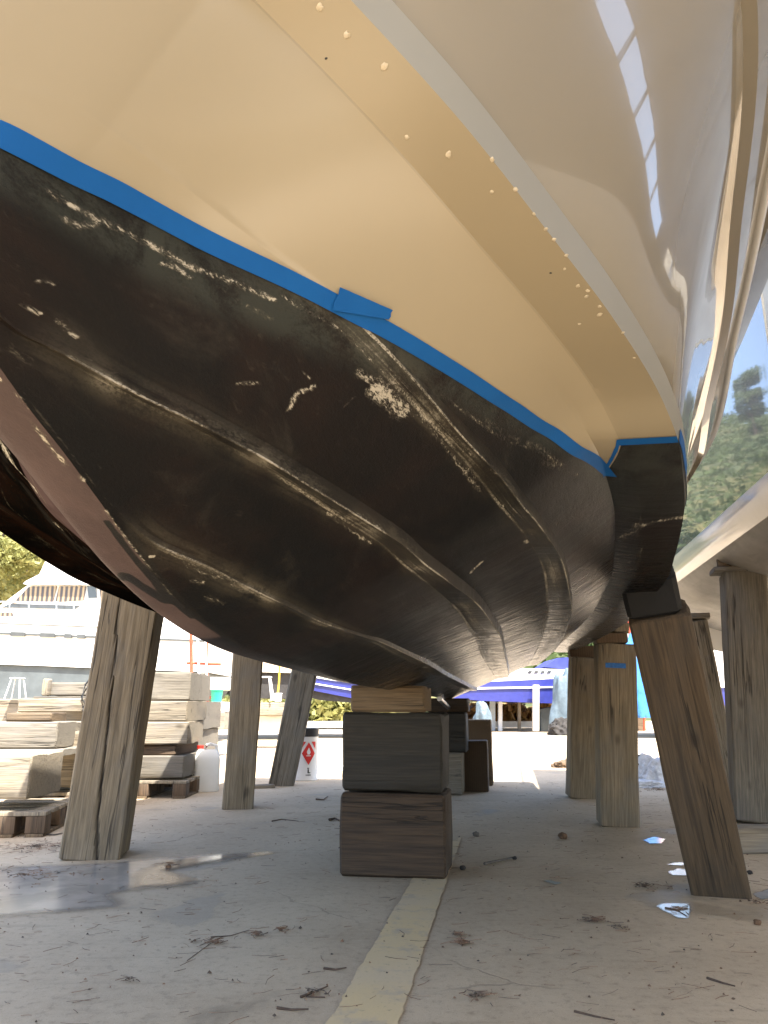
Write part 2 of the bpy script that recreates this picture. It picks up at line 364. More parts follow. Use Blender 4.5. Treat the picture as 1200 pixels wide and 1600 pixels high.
puddle([(-60, 1362), (20, 1352), (100, 1350), (180, 1346), (230, 1340), (330, 1334), (420, 1330), (455, 1332), (400, 1342), (330, 1352), (275, 1362), (335, 1376), (300, 1388), (250, 1392), (195, 1398), (212, 1413), (190, 1422), (130, 1428), (70, 1432), (0, 1438), (-70, 1446), (-120, 1400)], M['puddle'], cell=.02)
puddle([(190, 1392), (196, 1372), (215, 1360), (250, 1346), (330, 1337), (420, 1333), (330, 1350), (272, 1362), (325, 1376), (290, 1386), (245, 1390)], M['water2'], 0.008)
puddle([(1022, 1417), (1040, 1412), (1078, 1413), (1082, 1424), (1076, 1437), (1058, 1436), (1044, 1428)], M['water'])
puddle([(1042, 1363), (1060, 1358), (1085, 1362), (1088, 1370), (1050, 1369)], M['water'])
puddle([(1040, 1352), (1058, 1348), (1078, 1350), (1066, 1354)], M['water'])
puddle([(1004, 1313), (1022, 1308), (1040, 1312), (1036, 1319), (1014, 1319)], M['water'])
puddle([(842, 1377), (860, 1376), (881, 1381), (868, 1384)], M['water'])
puddle([(1172, 1398), (1200, 1390), (1240, 1388), (1240, 1400), (1190, 1408)], M['water'])

# ------------------------------------------------------------------ the motor boat overhead
def pchip(xs, ys):
    xs = np.array(xs, float); ys = np.array(ys, float); hh = np.diff(xs); d = np.diff(ys) / hh; m = np.zeros(len(xs))
    for i in range(1, len(xs) - 1):
        if d[i - 1] * d[i] > 0:
            w1 = 2 * hh[i] + hh[i - 1]; w2 = hh[i] + 2 * hh[i - 1]; m[i] = (w1 + w2) / (w1 / d[i - 1] + w2 / d[i])
    m[0] = d[0]; m[-1] = d[-1]
    def F(x):
        x = np.asarray(x, float); i = np.clip(np.searchsorted(xs, x) - 1, 0, len(hh) - 1); t = np.clip((x - xs[i]) / hh[i], 0, 1)
        return ((1 + 2 * t) * (1 - t) ** 2 * ys[i] + t * (1 - t) ** 2 * hh[i] * m[i] + t * t * (3 - 2 * t) * ys[i + 1] + t * t * (t - 1) * hh[i] * m[i + 1])
    return F
def cols(T):
    a = np.array(T, float); return [pchip(a[:, 0], a[:, i]) for i in range(1, a.shape[1])]
ss = lambda x, a, b: (lambda t: t * t * (3 - 2 * t))(np.clip((x - a) / (b - a), 0, 1))
# u: station; keel (s, z, half width), chine (s, p, z)
Ks, Kz, Kw = cols([(0,.535,1.86,.03),(.2,.55,1.6,.03),(.4,.60,1.36,.035),(.6,.67,1.235,.037),(.8,.80,1.165,.037),(.9,.9,1.128,.037),(1,1.0,1.087,.037),(1.18,1.18,1.016,.035),(1.37,1.37,.966,.034),(1.55,1.55,.938,.033),(1.75,1.75,.922,.032),(2.3,2.3,.906,.03),(2.9,2.9,.892,.03),(4,4,.885,.03),(8,8,.875,.03)])
Os, Op, Oz = cols([(0, .535, .035, 1.99), (.2, .62, .16, 1.94), (.4, .72, .27, 1.87), (.6, .80, .36, 1.82), (.8, .88, .44, 1.77), (1, 1.0, .565, 1.68), (1.215, 1.215, .724, 1.58), (1.4, 1.4, .84, 1.52), (1.64, 1.64, .96, 1.46), (1.77, 1.77, 1.017, 1.405), (2, 2, 1.075, 1.380), (2.35, 2.35, 1.146, 1.355), (2.75, 2.75, 1.194, 1.305), (3.1, 3.1, 1.225, 1.272), (4, 4, 1.23, 1.225), (5.4, 5.4, 1.235, 1.25), (8, 8, 1.22, 1.32)])
# running strakes: fraction of the bottom panel at the inner and outer edge
Aout = pchip([0, .4, .6, .714, .774, .91, 1.085, 1.226, 1.5, 1.9, 2.4, 3.1, 5.6, 8], [.015, .03, .055, .087, .125, .208, .316, .376, .436, .476, .502, .520, .528, .53])
Ain = pchip([0, .4, .6, .72, .774, .93, 1.05, 1.18, 1.4, 1.7, 2.1, 2.7, 3.4, 8], [.008, .012, .032, .062, .092, .180, .252, .316, .368, .404, .421, .430, .426, .418])
Bout = pchip([0, .2, .39, .58, .81, .99, 1.11, 1.3, 1.7, 2.0, 2.4, 3.5, 5.5, 8], [.06, .12, .24, .455, .555, .629, .676, .70, .729, .749, .763, .783, .80, .80])
Bin = pchip([0, .2, .39, .58, .81, .99, 1.11, 1.24, 1.37, 1.65, 1.94, 2.5, 3, 3.6, 8], [.05, .09, .205, .415, .515, .592, .635, .652, .660, .668, .688, .70, .69, .69, .70])
Cout = pchip([0, .98, 1.08, 1.231, 1.586, 2.15, 2.36, 3.6, 8], [.008, .012, .032, .084, .150, .186, .205, .244, .23])
Cin = pchip([0, .98, 1.085, 1.331, 1.8, 2.46, 3.1, 7.5, 8], [.004, .006, .022, .104, .152, .185, .195, .165, .165])
def chine_w(u): return np.minimum(.125, .33 * Op(u))
def smid(u, fr):        # topside frame lines, (s, p, z)
    return None
Rs, Rp, Rz = Os, (lambda u: Op(u) + .012), (lambda u: Oz(u) + .062 - .014 * ss(u, 1.6, 3))
Ns, Np, Nz = cols([(0, .33, .03, 2.42), (.2, .40, .22, 2.41), (.4, .50, .38, 2.40), (.6, .63, .55, 2.38), (.8, .80, .72, 2.36), (1, 1.0, .86, 2.33), (1.44, 1.44, 1.16, 2.27), (2.2, 2.2, 1.32, 2.17), (2.64, 2.64, 1.405, 2.13), (3.43, 3.43, 1.523, 2.10), (4.34, 4.34, 1.657, 2.08), (5.4, 5.4, 1.68, 2.07), (6.4, 6.4, 1.60, 2.06), (8, 8, 1.52, 2.05)])
Bs, Bp, Bz = cols([(0, .15, .03, 2.60), (.2, .24, .30, 2.58), (.4, .38, .52, 2.56), (.6, .55, .75, 2.53), (.8, .77, .93, 2.50), (1, 1.0, 1.06, 2.47), (1.44, 1.44, 1.30, 2.42), (2.39, 2.39, 1.468, 2.32), (2.96, 2.96, 1.553, 2.28), (4.5, 4.5, 1.77, 2.23), (5.4, 5.4, 1.78, 2.21), (6.4, 6.4, 1.66, 2.2), (8, 8, 1.57, 2.20)])
Ss, Sp, Sz = cols([(0, -.05, .25, 2.74), (.2, .1, .75, 2.72), (.4, .28, 1.02, 2.69), (.6, .5, 1.2, 2.66), (.8, .75, 1.33, 2.62), (1, 1.0, 1.42, 2.58), (1.44, 1.44, 1.53, 2.51), (2, 2, 1.59, 2.455), (2.86, 2.86, 1.656, 2.40), (3.8, 3.8, 1.73, 2.36), (4.5, 4.5, 1.80, 2.32), (5.2, 5.2, 1.86, 2.30), (6.4, 6.4, 1.69, 2.29), (8, 8, 1.60, 2.28)])

boat = empty('motor_boat', bw(0, 0, 0), -PSI)
tag(boat, 'cream motor boat propped overhead with worn black bottom and blue masking tape', 'boat')
ZWL = 1.40; HEEL = .055      # the far side sits a little higher on its props
UU = np.concatenate([np.linspace(0, 1, 110)[:-1], np.linspace(1, 2.4, 210)[:-1], np.linspace(2.4, 8, 170)])
nu = len(UU)
def panel_pt(u, v):
    Ip = Op(u) - chine_w(u)
    return np.stack([Kw(u) * (1 - v) + Ip * v, Ks(u) * (1 - v) + Os(u) * v, Kz(u) * (1 - v) + Oz(u) * v], -1)
def strake_drop(u, vo, vi, u0, u1):
    dz = Oz(u) - Kz(u); return np.minimum(.032, np.maximum(vo - vi, 0) * dz * 1.05) * ss(u, u0, u1)
rows = []      # (P(nu,3), edge, kind)
def seg(va, vb, da, db, n, last=False, ea=0.0, eb=0.0):
    """interpolated rows between two fractions with drops da, db"""
    for i in range(n + (1 if last else 0)):
        t = i / n; v = va * (1 - t) + vb * t; P = panel_pt(UU, v); P[:, 2] -= da * (1 - t) + db * t
        Ln = np.linalg.norm(panel_pt(UU, np.ones(nu)) - panel_pt(UU, np.zeros(nu)), axis=1)
        dist_a = (v - va) * Ln; dist_b = (vb - v) * Ln
        e = np.maximum(ea * np.exp(-(dist_a / .0026) ** 2), eb * np.exp(-(dist_b / .0026) ** 2)) if (ea or eb) else np.zeros(nu)
        rows.append((P, e, v))
one = np.ones(nu); z0 = np.zeros(nu)
dC = strake_drop(UU, Cout(UU), Cin(UU), .98, 1.15); dA = strake_drop(UU, Aout(UU), Ain(UU), .2, .6); dB = strake_drop(UU, Bout(UU), Bin(UU), .1, .4) * (.06 + .94 * ss(UU, 1.2, 1.5))
seg(z0, Cin(UU), z0, z0, 14, eb=.5)
seg(Cin(UU), Cout(UU), z0, dC, 8, last=True, ea=.5, eb=.9)
seg(Cout(UU) + .003, Ain(UU), z0, z0, 34, eb=.5, ea=.35)
seg(Ain(UU), Aout(UU), z0, dA, 12, last=True, ea=.55, eb=1.0)
seg(Aout(UU) + .003, Bin(UU), z0, z0, 36, eb=.5, ea=.4)
seg(Bin(UU), Bout(UU), z0, dB, 10, last=True, ea=.5, eb=1.0)
vk = .925; RAISE = .046 * ss(UU, 1.4, 1.98)
seg(Bout(UU) + .003, vk * one, z0, -RAISE, 26, ea=.3)
seg(vk * one, one, -RAISE, z0, 7)
rows_flat0 = len(rows)
Ipt = panel_pt(UU, one); Opt = np.stack([Op(UU), Os(UU), Oz(UU)], -1)
for i in range(14):
    t = i / 13; e = (.6 * math.exp(-(t * .12 / .006) ** 2)) * ss(UU, 1.8, 2.2)
    rows.append((Ipt * (1 - t) + Opt * t, e, one * 1.0))
nport = len(rows)
PV = np.stack([r[0] for r in rows], 1)        # nu, nrows, 3
PE = np.stack([r[1] for r in rows], 1)
def projb(P):
    q = P[..., 0] - LAT; s = P[..., 1]; z = P[..., 2]
    X = s * sp + q * cp; Y = s * cp - q * sp; d = z - CAM_H
    zc = Y * cth + d * sth; yc = -Y * sth + d * cth
    zc = np.maximum(zc, 1e-3); return 600 + F_PX * X / zc, 800 - F_PX * yc / zc, zc
PX, PY, PZ = projb(PV)
def on_hull(x, y):       # the place on the hull seen at a photo pixel
    d = (PX - x) ** 2 + (PY - y) ** 2; i = np.unravel_index(int(d.argmin()), d.shape); return i
PXA = PYA = PZA = PVA = None
def on_any(x, y):        # the same, keel band included
    d = (PXA - x) ** 2 + (PYA - y) ** 2; m = d.min(); d2 = np.where(d <= max(m, 20.0), PZA, 1e9); return np.unravel_index(int(d2.argmin()), d.shape)
def hull_normal(i, j):
    a = PV[min(i + 1, nu - 1), j] - PV[max(i - 1, 0), j]; b = PV[i, min(j + 2, nport - 1)] - PV[i, max(j - 2, 0)]
    n = np.cross(a, b); n /= np.linalg.norm(n) + 1e-12
    return n if n[2] < 0 else -n
# scrapes and rubbed-through patches of the old paint, as strokes lying on the hull
STROKES = [
 ([(75,303),(110,320),(150,337),(190,356),(240,386),(300,419),(345,436),(395,452),(430,470)],6,.8),([(98,345),(125,354),(152,354)],7,.75),([(58,435),(85,443)],4,.8),([(250,411),(275,421),(300,433)],4,.95),
 ([(35,477),(66,492)],4,.85),([(90,502),(122,524)],5,.85),([(20,545),(46,560)],12,.55),([(30,572),(55,560)],9,.5),
 
 ([(80,540),(130,562)],5,.5),
 ([(600,834),(650,878),(700,927)],3,.5),([(545,800),(592,832)],6,.6),([(515,800),(545,828),(582,850)],6,.65),([(455,766),(482,772)],6,.6),
 ([(370,598),(405,598)],4,.8),([(452,638),(468,617),(490,603)],6,.85),([(540,636),(553,620)],4,.55),([(474,578),(486,590)],3,.6),
 ([(590,608),(612,620),(632,640)],19,1.0),([(560,582),(585,600)],9,.8),([(628,636),(650,652)],8,.5),
 ([(530,515),(560,545),(600,580)],4,.6),([(440,462),(490,490),(530,515)],5,.7),([(345,452),(380,472),(425,500)],8,.4),([(658,650),(700,702),(730,742),(752,768)],6,.65),
 ([(720,706),(738,716)],8,.55),([(765,736),(786,745)],5,.6),([(821,848),(824,852)],5,.85),([(780,788),(786,796)],5,.85),([(715,716),(745,750)],5,.6),
 ([(795,690),(840,702),(880,730)],11,.48),([(850,722),(905,745)],9,.48),([(690,620),(740,655),(790,690)],5,.55),([(760,660),(830,700)],6,.5),([(870,760),(890,790)],6,.4),
 ([(735,900),(742,893),(754,882)],4.0,1.2),([(968,840),(985,830),(1000,822),(1035,816),(1068,812)],10,.85),([(936,728),(962,716)],3.5,1.0),([(1004,850),(990,905)],3,.6),([(930,690),(945,770)],2.5,.4),
 ([(255,862),(300,886),(350,906),(382,922)],11,.5),([(305,905),(318,912)],8,.62),([(322,936),(352,946)],7,.55),([(238,869),(244,867)],3,1.0),([(480,880),(500,900)],5,.3),
 ([(0,592),(30,622),(60,667),(100,718),(128,754)],4,.9),([(165,798),(190,828),(230,880),(270,930)],2.5,.7),([(0,694),(20,724),(50,764),(90,828)],4,.95),([(100,832),(140,862)],3,.6),
 ([(742,920),(768,966),(788,1030)],2,.7),([(735,977),(752,1010),(772,1052)],2.5,.65),([(855,895),(856,945),(845,985)],3,.55),([(887,925),(885,972)],2,.7),
 ([(640,985),(690,1010)],6,.4),([(700,960),(735,975)],7,.35),([(560,740),(600,735)],3,.3),([(640,745),(700,700)],3,.25),([(150,720),(155,728)],3,.5)]
DARKS = [([(0,712),(40,768),(80,818),(130,862),(200,902),(260,942)],8,1.0),([(170,815),(205,865),(250,925),(300,968)],4,.9),([(205,830),(250,900),(310,968),(370,1008)],6,.8)]
def stroke_field(P, strokes):
    F = np.zeros(P.shape[0])
    for pts, rpx, inten in strokes:
        Q = []; zc = []
        for x, y in pts:
            i = on_any(x, y); Q.append(PVA[i]); zc.append(PZA[i])
        r = rpx * float(np.mean(zc)) / F_PX * 1.15
        if len(Q) == 1: Q = Q * 2
        lo = np.min(Q, 0) - 3 * r; hi = np.max(Q, 0) + 3 * r
        idx = np.where(((P > lo) & (P < hi)).all(1))[0]
        if not len(idx): continue
        S = P[idx]; best = np.full(len(idx), 1e9)
        for a, b in zip(Q[:-1], Q[1:]):
            ab = b - a; t = np.clip(((S - a) @ ab) / (ab @ ab + 1e-9), 0, 1)
            best = np.minimum(best, np.linalg.norm(S - (a + t[:, None] * ab), axis=1))
        F[idx] = np.maximum(F[idx], inten * np.exp(-(best / r) ** 2))
    return F
# starboard bottom: the mirrored section, with fewer rows
sel = sorted(set(list(range(0, nport, 6)) + [nport - 1] + [14, 22, 23, 57, 69, 70, 106, 116, 117, rows_flat0]))
SV = np.stack([panel_pt(UU, rows[j][2]) if j < rows_flat0 else rows[j][0] for j in sel], 1); SV[..., 0] *= -1; SV[..., 2] += HEEL * np.minimum(1, np.abs(SV[..., 0]) / 1.2); SE = PE[:, sel]
kc = np.stack([z0, Ks(UU), Kz(UU) - .006 * one], -1)[:, None, :]
kq = []
for t in (-.75, -.5, -.25): kq.append(np.stack([Kw(UU) * t, Ks(UU), Kz(UU) - .006 * (1 - t * t)], -1))
left = np.stack(kq, 1); right = left[:, ::-1].copy(); right[..., 0] *= -1
ALL = np.concatenate([SV[:, ::-1], left, kc, right, PV], 1); EA = np.concatenate([SE[:, ::-1], np.zeros((nu, 7)), PE], 1)
PVA = ALL; PXA, PYA, PZA = projb(PVA)
nr = ALL.shape[1]; VV = ALL.reshape(-1, 3)
idx = np.arange(nu * nr).reshape(nu, nr)
Fq = np.stack([idx[:-1, :-1], idx[:-1, 1:], idx[1:, 1:], idx[1:, :-1]], -1).reshape(-1, 4)
me = bpy.data.meshes.new('hull_bottom'); me.from_pydata(VV.tolist(), [], Fq.tolist())
def add_attr(name, arr):
    a = me.attributes.new(name, 'FLOAT', 'POINT'); a.data.foreach_set('value', np.asarray(arr, np.float32).ravel())
add_attr('wear', stroke_field(VV, STROKES)); add_attr('dark', stroke_field(VV, DARKS)); add_attr('edge', EA)
kidx = len(sel); pk = np.zeros((nu, nr)); pk[:, kidx - 1:kidx + 8] = 1.0
for q_, r_ in enumerate(sel):
    if r_ <= 72: pk[:, kidx - 1 - q_] = 1.0
pk *= (1 - ss(UU, 1.4, 1.65))[:, None]; add_attr('pink', pk)
# signed height over the masked waterline, along the panel forward and level further aft
VT = pchip([0, .35, .4, .45, .5, .6, .7, .8, .9, 1.0, 1.1, 1.2, 1.3, 1.4, 1.5, 1.6, 1.7, 1.8, 1.9, 2.0, 2.03, 2.1, 8], [-.5, -.03, .065, .150, .212, .302, .371, .434, .502, .576, .645, .704, .745, .777, .804, .826, .856, .884, .904, .922, .93, 1.3, 1.6])
def signed(P, fr):
    Ln = np.linalg.norm(panel_pt(UU, one) - panel_pt(UU, z0), axis=1)[:, None]
    uk = np.where(fr > 1.5, 1.788, 2.01 - .222 * np.clip((FR[0] - vk) / (1 - vk), 0, 1)); lev = (uk[None, :] - UU[:, None]) * .3
    return np.where((fr[None, :] < 1.5) & (FR < vk + 1e-4), (FR - VT(UU)[:, None]) * Ln, lev)
FRp = np.stack([r[2] for r in rows], 1); flatp = np.array([0.0] * rows_flat0 + [2.0] * (nport - rows_flat0))
FR = FRp; SGp = signed(PV, flatp)
FR = FRp[:, sel]; SGs = signed(PV[:, sel], flatp[sel])
SG = np.concatenate([SGs[:, ::-1], np.full((nu, 7), -1.0) + 0 * z0[:, None], SGp], 1)
SG[:, len(sel):len(sel) + 7] = np.where(UU < .30, .2, -.2)[:, None]
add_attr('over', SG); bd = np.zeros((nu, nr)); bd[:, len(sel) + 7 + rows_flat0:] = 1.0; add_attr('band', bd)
# place across the nearest strake: metres from its outer edge, and its width
arc = np.concatenate([np.zeros((nu, 1)), np.cumsum(np.linalg.norm(np.diff(PV, axis=1), axis=2), 1)], 1)
best = np.full(arc.shape, 1e9); SD = np.full(arc.shape, 1.0); SW = np.full(arc.shape, .03); SI = np.zeros(arc.shape)
for r_in, r_lo, r_hi, u0, u1, gain in ((14, 22, 23, 1.04, 1.15, .85), (57, 69, 70, .70, .84, 1.0), (106, 116, 117, .98, 1.10, 1.0)):
    dd = arc - arc[:, r_lo:r_lo + 1]; ww = (arc[:, r_lo] - arc[:, r_in])[:, None]; rh = (arc[:, r_hi] - arc[:, r_lo])[:, None]
    gap_ = np.maximum(0, np.maximum(-ww - dd, dd - rh)); m_ = gap_ < best
    g_ = gain * (ss(UU, u0, u1) * (1 - .25 * ss(UU, 2.4, 4.0)))[:, None] * np.exp(-(gap_ / .035) ** 2)
    best = np.where(m_, gap_, best); SD = np.where(m_, dd, SD); SW = np.where(m_, ww + 0 * dd, SW); SI = np.where(m_, g_, SI)
SD[:, rows_flat0:] = 1.0; SI[:, rows_flat0:] = 0
def wide(a, fill): return np.concatenate([np.full((nu, len(sel) + 7), fill), a], 1)
add_attr('sd', wide(SD, 1.0)); add_attr('sw', wide(SW, .03)); add_attr('sgain', wide(SI, 0.0))

def antifoul():
    k = NT('worn_black_bottom_paint'); tc = k.n("ShaderNodeTexCoord"); ob = tc.outputs["Object"]
    def mp(sc, loc=(0, 0, 0)):
        m = k.n("ShaderNodeMapping"); m.inputs["Scale"].default_value = sc; m.inputs["Location"].default_value = loc; k.l(ob, m.inputs[0]); return m.outputs[0]
    wear, dark, edge, pink = k.attr('wear'), k.attr('dark'), k.attr('edge'), k.attr('pink')
    z = k.sep(ob)[2]
    along = k.noise(mp((38, 7, 38)), 1.5, 7, 0.68, 0.5)      # stretched along the boat
    grit = k.noise(mp((1, .45, 1)), 260, 5, 0.75, 0.6); streak = k.noise(mp((150, 4.5, 150)), 1.3, 7, 0.72, 0.5); blot = k.noise(mp((1, 0.8, 1)), 3.2, 6, 0.62, 0.5); blot2 = k.noise(mp((1, .6, 1), (7, 3, 1)), 9, 6, 0.65, 0.8)
    c = k.mix(k.step(blot, 0.40, 0.66), (0.0022, 0.002, 0.0018), (0.009, 0.0045, 0.003))
    c = k.mix(k.math('MULTIPLY', k.step(blot2, 0.5, 0.75), 0.5), c, (0.007, 0.0062, 0.0055))
    # the stem band shows older purplish paint
    pc = k.mix(k.step(blot2, 0.35, 0.7), (0.052, 0.035, 0.033), (0.078, 0.054, 0.051)); c = k.mix(k.step(pink, 0.4, 0.6), c, pc)
    dk = k.step(k.math('MULTIPLY', dark, k.math('ADD', 0.5, along)), 0.35, 0.55); c = k.mix(dk, c, (0.008, 0.007, 0.006))
    # grey-green film below the tape
    sl = k.math('MULTIPLY', k.math('MULTIPLY', k.step(z, 1.345, 1.385), k.step(k.sep(ob)[0], 0.0, 0.05)), k.step(k.math('ADD', blot2, k.math('MULTIPLY', grit, 0.35)), 0.50, 0.75))
    c = k.mix(k.math('MULTIPLY', sl, 0.7), c, (0.036, 0.041, 0.034))
    # faint haze of scuffing
    sc = k.math('MULTIPLY', k.step(along, 0.56, 0.8), k.step(blot, 0.45, 0.6)); c = k.mix(k.math('MULTIPLY', sc, 0.5), c, (0.07, 0.06, 0.045))
    ch = k.step(k.noise(mp((1.2, .5, 1.2), (3, 8, 1)), 3.4, 7, 0.7, 1.2), 0.55, 0.78); c = k.mix(k.math('MULTIPLY', ch, .5), c, (0.052, 0.045, 0.034))
    # wear: strokes, strake edges
    nz = k.math('SUBTRACT', k.math('ADD', k.math('MULTIPLY', streak, 2.6), k.math('ADD', k.math('MULTIPLY', grit, 0.7), k.math('MULTIPLY', blot2, 1.5))), 1.80)
    wm = k.step(k.math('MULTIPLY', wear, nz), 0.20, 0.66)
    eg = k.step(k.noise(mp((3, 2.2, 3), (2, 1, 4)), 1.6, 5, 0.6), 0.42, 0.62)
    em = k.step(k.math('MULTIPLY', k.math('MULTIPLY', edge, nz), k.math('ADD', 0.55, k.math('MULTIPLY', eg, 0.7))), 0.26, 0.72)
    # lines rubbed bare along each strake: a sharp one on the outer edge, softer ones on the face and the inner edge
    sd, sw, sg = k.attr('sd'), k.attr('sw'), k.attr('sgain')
    def vec(kx, ky):
        cb = k.n("ShaderNodeCombineXYZ"); k.l(k.math('MULTIPLY', sd, kx), cb.inputs[0]); k.l(k.math('MULTIPLY', k.sep(ob)[1], ky), cb.inputs[1]); cb.inputs[2].default_value = 0.0; return cb.outputs[0]
    fl = k.noise(vec(330, 3.6), 1.0, 5, 0.62, 0.25); fl2 = k.noise(vec(90, 1.5), 1.0, 4, 0.6, 0.2); gate = k.step(k.noise(vec(6, 2.6), 1.0, 3, 0.6), 0.36, 0.58)
    def bell(x, w): return k.math('EXPONENT', k.math('MULTIPLY', k.math('POWER', k.math('DIVIDE', x, w), 2.0), -1.0))
    eo = bell(sd, .0046); ei = bell(k.math('ADD', sd, sw), .008); ha = bell(k.math('ADD', sd, k.math('MULTIPLY', sw, .6)), .034)
    l1 = k.step(k.math('MULTIPLY', eo, k.math('ADD', .25, fl2)), 0.36, 0.62)
    l2 = k.math('MULTIPLY', k.step(k.math('MULTIPLY', ei, k.math('ADD', .15, k.math('ADD', k.math('MULTIPLY', fl, .5), k.math('MULTIPLY', fl2, .5)))), 0.34, 0.62), .8)
    l3 = k.math('MULTIPLY', k.step(k.math('MULTIPLY', ha, fl), 0.47, 0.62), .8)
    sc2 = k.math('MULTIPLY', k.math('MULTIPLY', ha, k.step(k.math('ADD', k.math('MULTIPLY', fl2, .6), k.math('MULTIPLY', blot2, .5)), 0.40, 0.62)), .68)
    gs = k.math('MULTIPLY', sg, k.math('ADD', .30, k.math('MULTIPLY', gate, .7)))
    lin = k.math('MULTIPLY', k.math('MAXIMUM', l1, k.math('MAXIMUM', l2, k.math('MAXIMUM', l3, sc2))), gs)
    em = k.math('MULTIPLY', em, .35); wm = k.math('MULTIPLY', wm, .9)
    lin = k.math('MULTIPLY', lin, k.math('ADD', .35, k.math('MULTIPLY', k.step(k.math('ADD', k.math('MULTIPLY', grit, .6), k.math('MULTIPLY', blot2, .4)), .40, .56), .65)))
    fk = k.math('MULTIPLY', k.step(k.noise(mp((34, 12, 34), (5, 2, 9)), 1.0, 4, .62, .4), .66, .76), k.math('MULTIPLY', k.step(k.noise(mp((1, .7, 1), (11, 4, 2)), 4.2, 3, .55), .50, .66), k.math('SUBTRACT', 1.0, k.step(pink, .4, .6))))
    tot = k.math('MAXIMUM', wm, k.math('MAXIMUM', k.math('MULTIPLY', fk, .5), k.math('MAXIMUM', em, lin)))
    wc = k.mix(k.step(k.math('MULTIPLY', tot, k.math('ADD', .45, streak)), 0.25, 0.90), (0.125, 0.11, 0.078), (0.52, 0.48, 0.39)); c = k.mix(k.math('MULTIPLY', tot, 0.9), c, wc)
    # white gelcoat above the waterline
    gel = k.step(k.attr('over'), 0.002, 0.004); gb = k.noise(mp((1, 1, 1)), 2.5, 3, 0.5)
    gc = k.mix(gb, (0.325, 0.272, 0.180), (0.345, 0.29, 0.193)); stain = k.step(k.noise(mp((1, 1, 1)), 26, 3, 0.6), 0.72, 0.80); gc = k.mix(k.math('MULTIPLY', stain, 0.12), gc, (0.33, 0.25, 0.15))
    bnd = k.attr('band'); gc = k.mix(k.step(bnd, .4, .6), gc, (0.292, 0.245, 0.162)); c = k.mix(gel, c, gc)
    ath = k.noise(mp((5, 55, 5)), 1.4, 6, 0.7, 0.8); aft = k.step(k.sep(ob)[1], 1.6, 3.2); r = k.math('ADD', k.math('SUBTRACT', 0.42, k.math('MULTIPLY', aft, .38)), k.math('ADD', k.math('MULTIPLY', k.math('MULTIPLY', k.step(ath, .3, .7), aft), 0.30), k.math('MULTIPLY', blot2, .2))); r = k.math('ADD', r, k.math('MULTIPLY', tot, 0.25))
    rr = k.n("ShaderNodeMix"); k.l(gel, rr.inputs[0]); k.l(r, rr.inputs[2]); rr.inputs[3].default_value = 0.2
    hb = k.math('ADD', k.math('ADD', k.math('MULTIPLY', grit, .45), k.math('MULTIPLY', ath, k.math('ADD', .03, k.math('MULTIPLY', aft, .12)))), k.math('ADD', k.math('MULTIPLY', along, 0.5), k.math('MULTIPLY', tot, -0.7)))
    hb = k.math('MULTIPLY', hb, k.math('SUBTRACT', 1.0, gel)); k.bump(hb, 0.45, 0.004)
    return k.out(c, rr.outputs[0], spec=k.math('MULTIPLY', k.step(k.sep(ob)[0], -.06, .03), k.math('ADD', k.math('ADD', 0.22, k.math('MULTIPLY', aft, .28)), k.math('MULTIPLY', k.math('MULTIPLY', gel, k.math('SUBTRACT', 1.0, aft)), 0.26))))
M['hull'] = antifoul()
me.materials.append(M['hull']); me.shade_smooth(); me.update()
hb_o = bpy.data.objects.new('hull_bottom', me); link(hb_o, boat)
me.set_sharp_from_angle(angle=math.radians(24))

# topsides, both sides: riser of the chine, flare, knuckle ledge, bulwark
def gelcoat():
    k = NT('cream_gelcoat'); v = k.coord(); n = k.noise(v, 2.0, 3, 0.5); z = k.sep(v)[2]
    c = k.mix(n, (0.235, 0.205, 0.150), (0.25, 0.218, 0.16))
    c = k.mix(k.math('SUBTRACT', 1.0, k.step(z, 1.402, 1.403)), c, (0.012, 0.011, 0.010))
    k.bump(k.noise(v, 3.5, 2, 0.4), 0.02, 0.01)
    k.b.inputs['Coat IOR'].default_value = 1.7
    return k.out(c, 0.12, spec=0.5, coat=1.0, coatr=0.015)
M['gelcoat'] = gelcoat()
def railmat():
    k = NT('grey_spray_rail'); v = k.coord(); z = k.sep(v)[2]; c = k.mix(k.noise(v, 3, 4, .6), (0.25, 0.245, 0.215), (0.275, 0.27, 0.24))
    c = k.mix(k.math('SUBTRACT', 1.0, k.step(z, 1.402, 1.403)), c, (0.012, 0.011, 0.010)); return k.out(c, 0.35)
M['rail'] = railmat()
UT = np.concatenate([np.linspace(0, 1, 40)[:-1], np.linspace(1, 3.2, 90)[:-1], np.linspace(3.2, 8, 60)]); nt = len(UT)
def L3(fs, fp, fz): return np.stack([fp(UT), fs(UT), fz(UT)], -1)
cO, cR, cN, cB, cS = L3(Os, Op, Oz), L3(Rs, Rp, Rz), L3(Ns, Np, Nz), L3(Bs, Bp, Bz), L3(Ss, Sp, Sz)
lip = cR.copy(); lip[:, 0] -= .010 * np.minimum(1, 2 * Op(UT)); lip[:, 2] += .004; trow = [lip]
for t in np.linspace(0, 1, 15)[1:-1]:
    P = lip * (1 - t) + cN * t; k_ = math.sin(math.pi * t) * .015; P[:, 0] -= k_ * np.minimum(1, Np(UT)); P[:, 2] += k_ * .25; trow.append(P)
led = cN.copy(); led[:, 0] += .034; led[:, 2] += .010
trow += [cN, led]
for t in (.33, .66): trow.append(led * (1 - t) + cB * t)
trow.append(cB)
for t in (.33, .66): trow.append(cB * (1 - t) + cS * t)
trow.append(cS)
ins = cS.copy(); ins[:, 0] *= .955; ins[:, 2] += .02; trow.append(ins)
ins2 = cS.copy(); ins2[:, 0] *= .93; ins2[:, 2] -= .10; trow.append(ins2)
ctr = cS.copy(); ctr[:, 0] = 0; ctr[:, 2] -= .02; trow.append(ctr)
T = np.stack(trow, 1); nrw = T.shape[1]; tv, tf = [], []
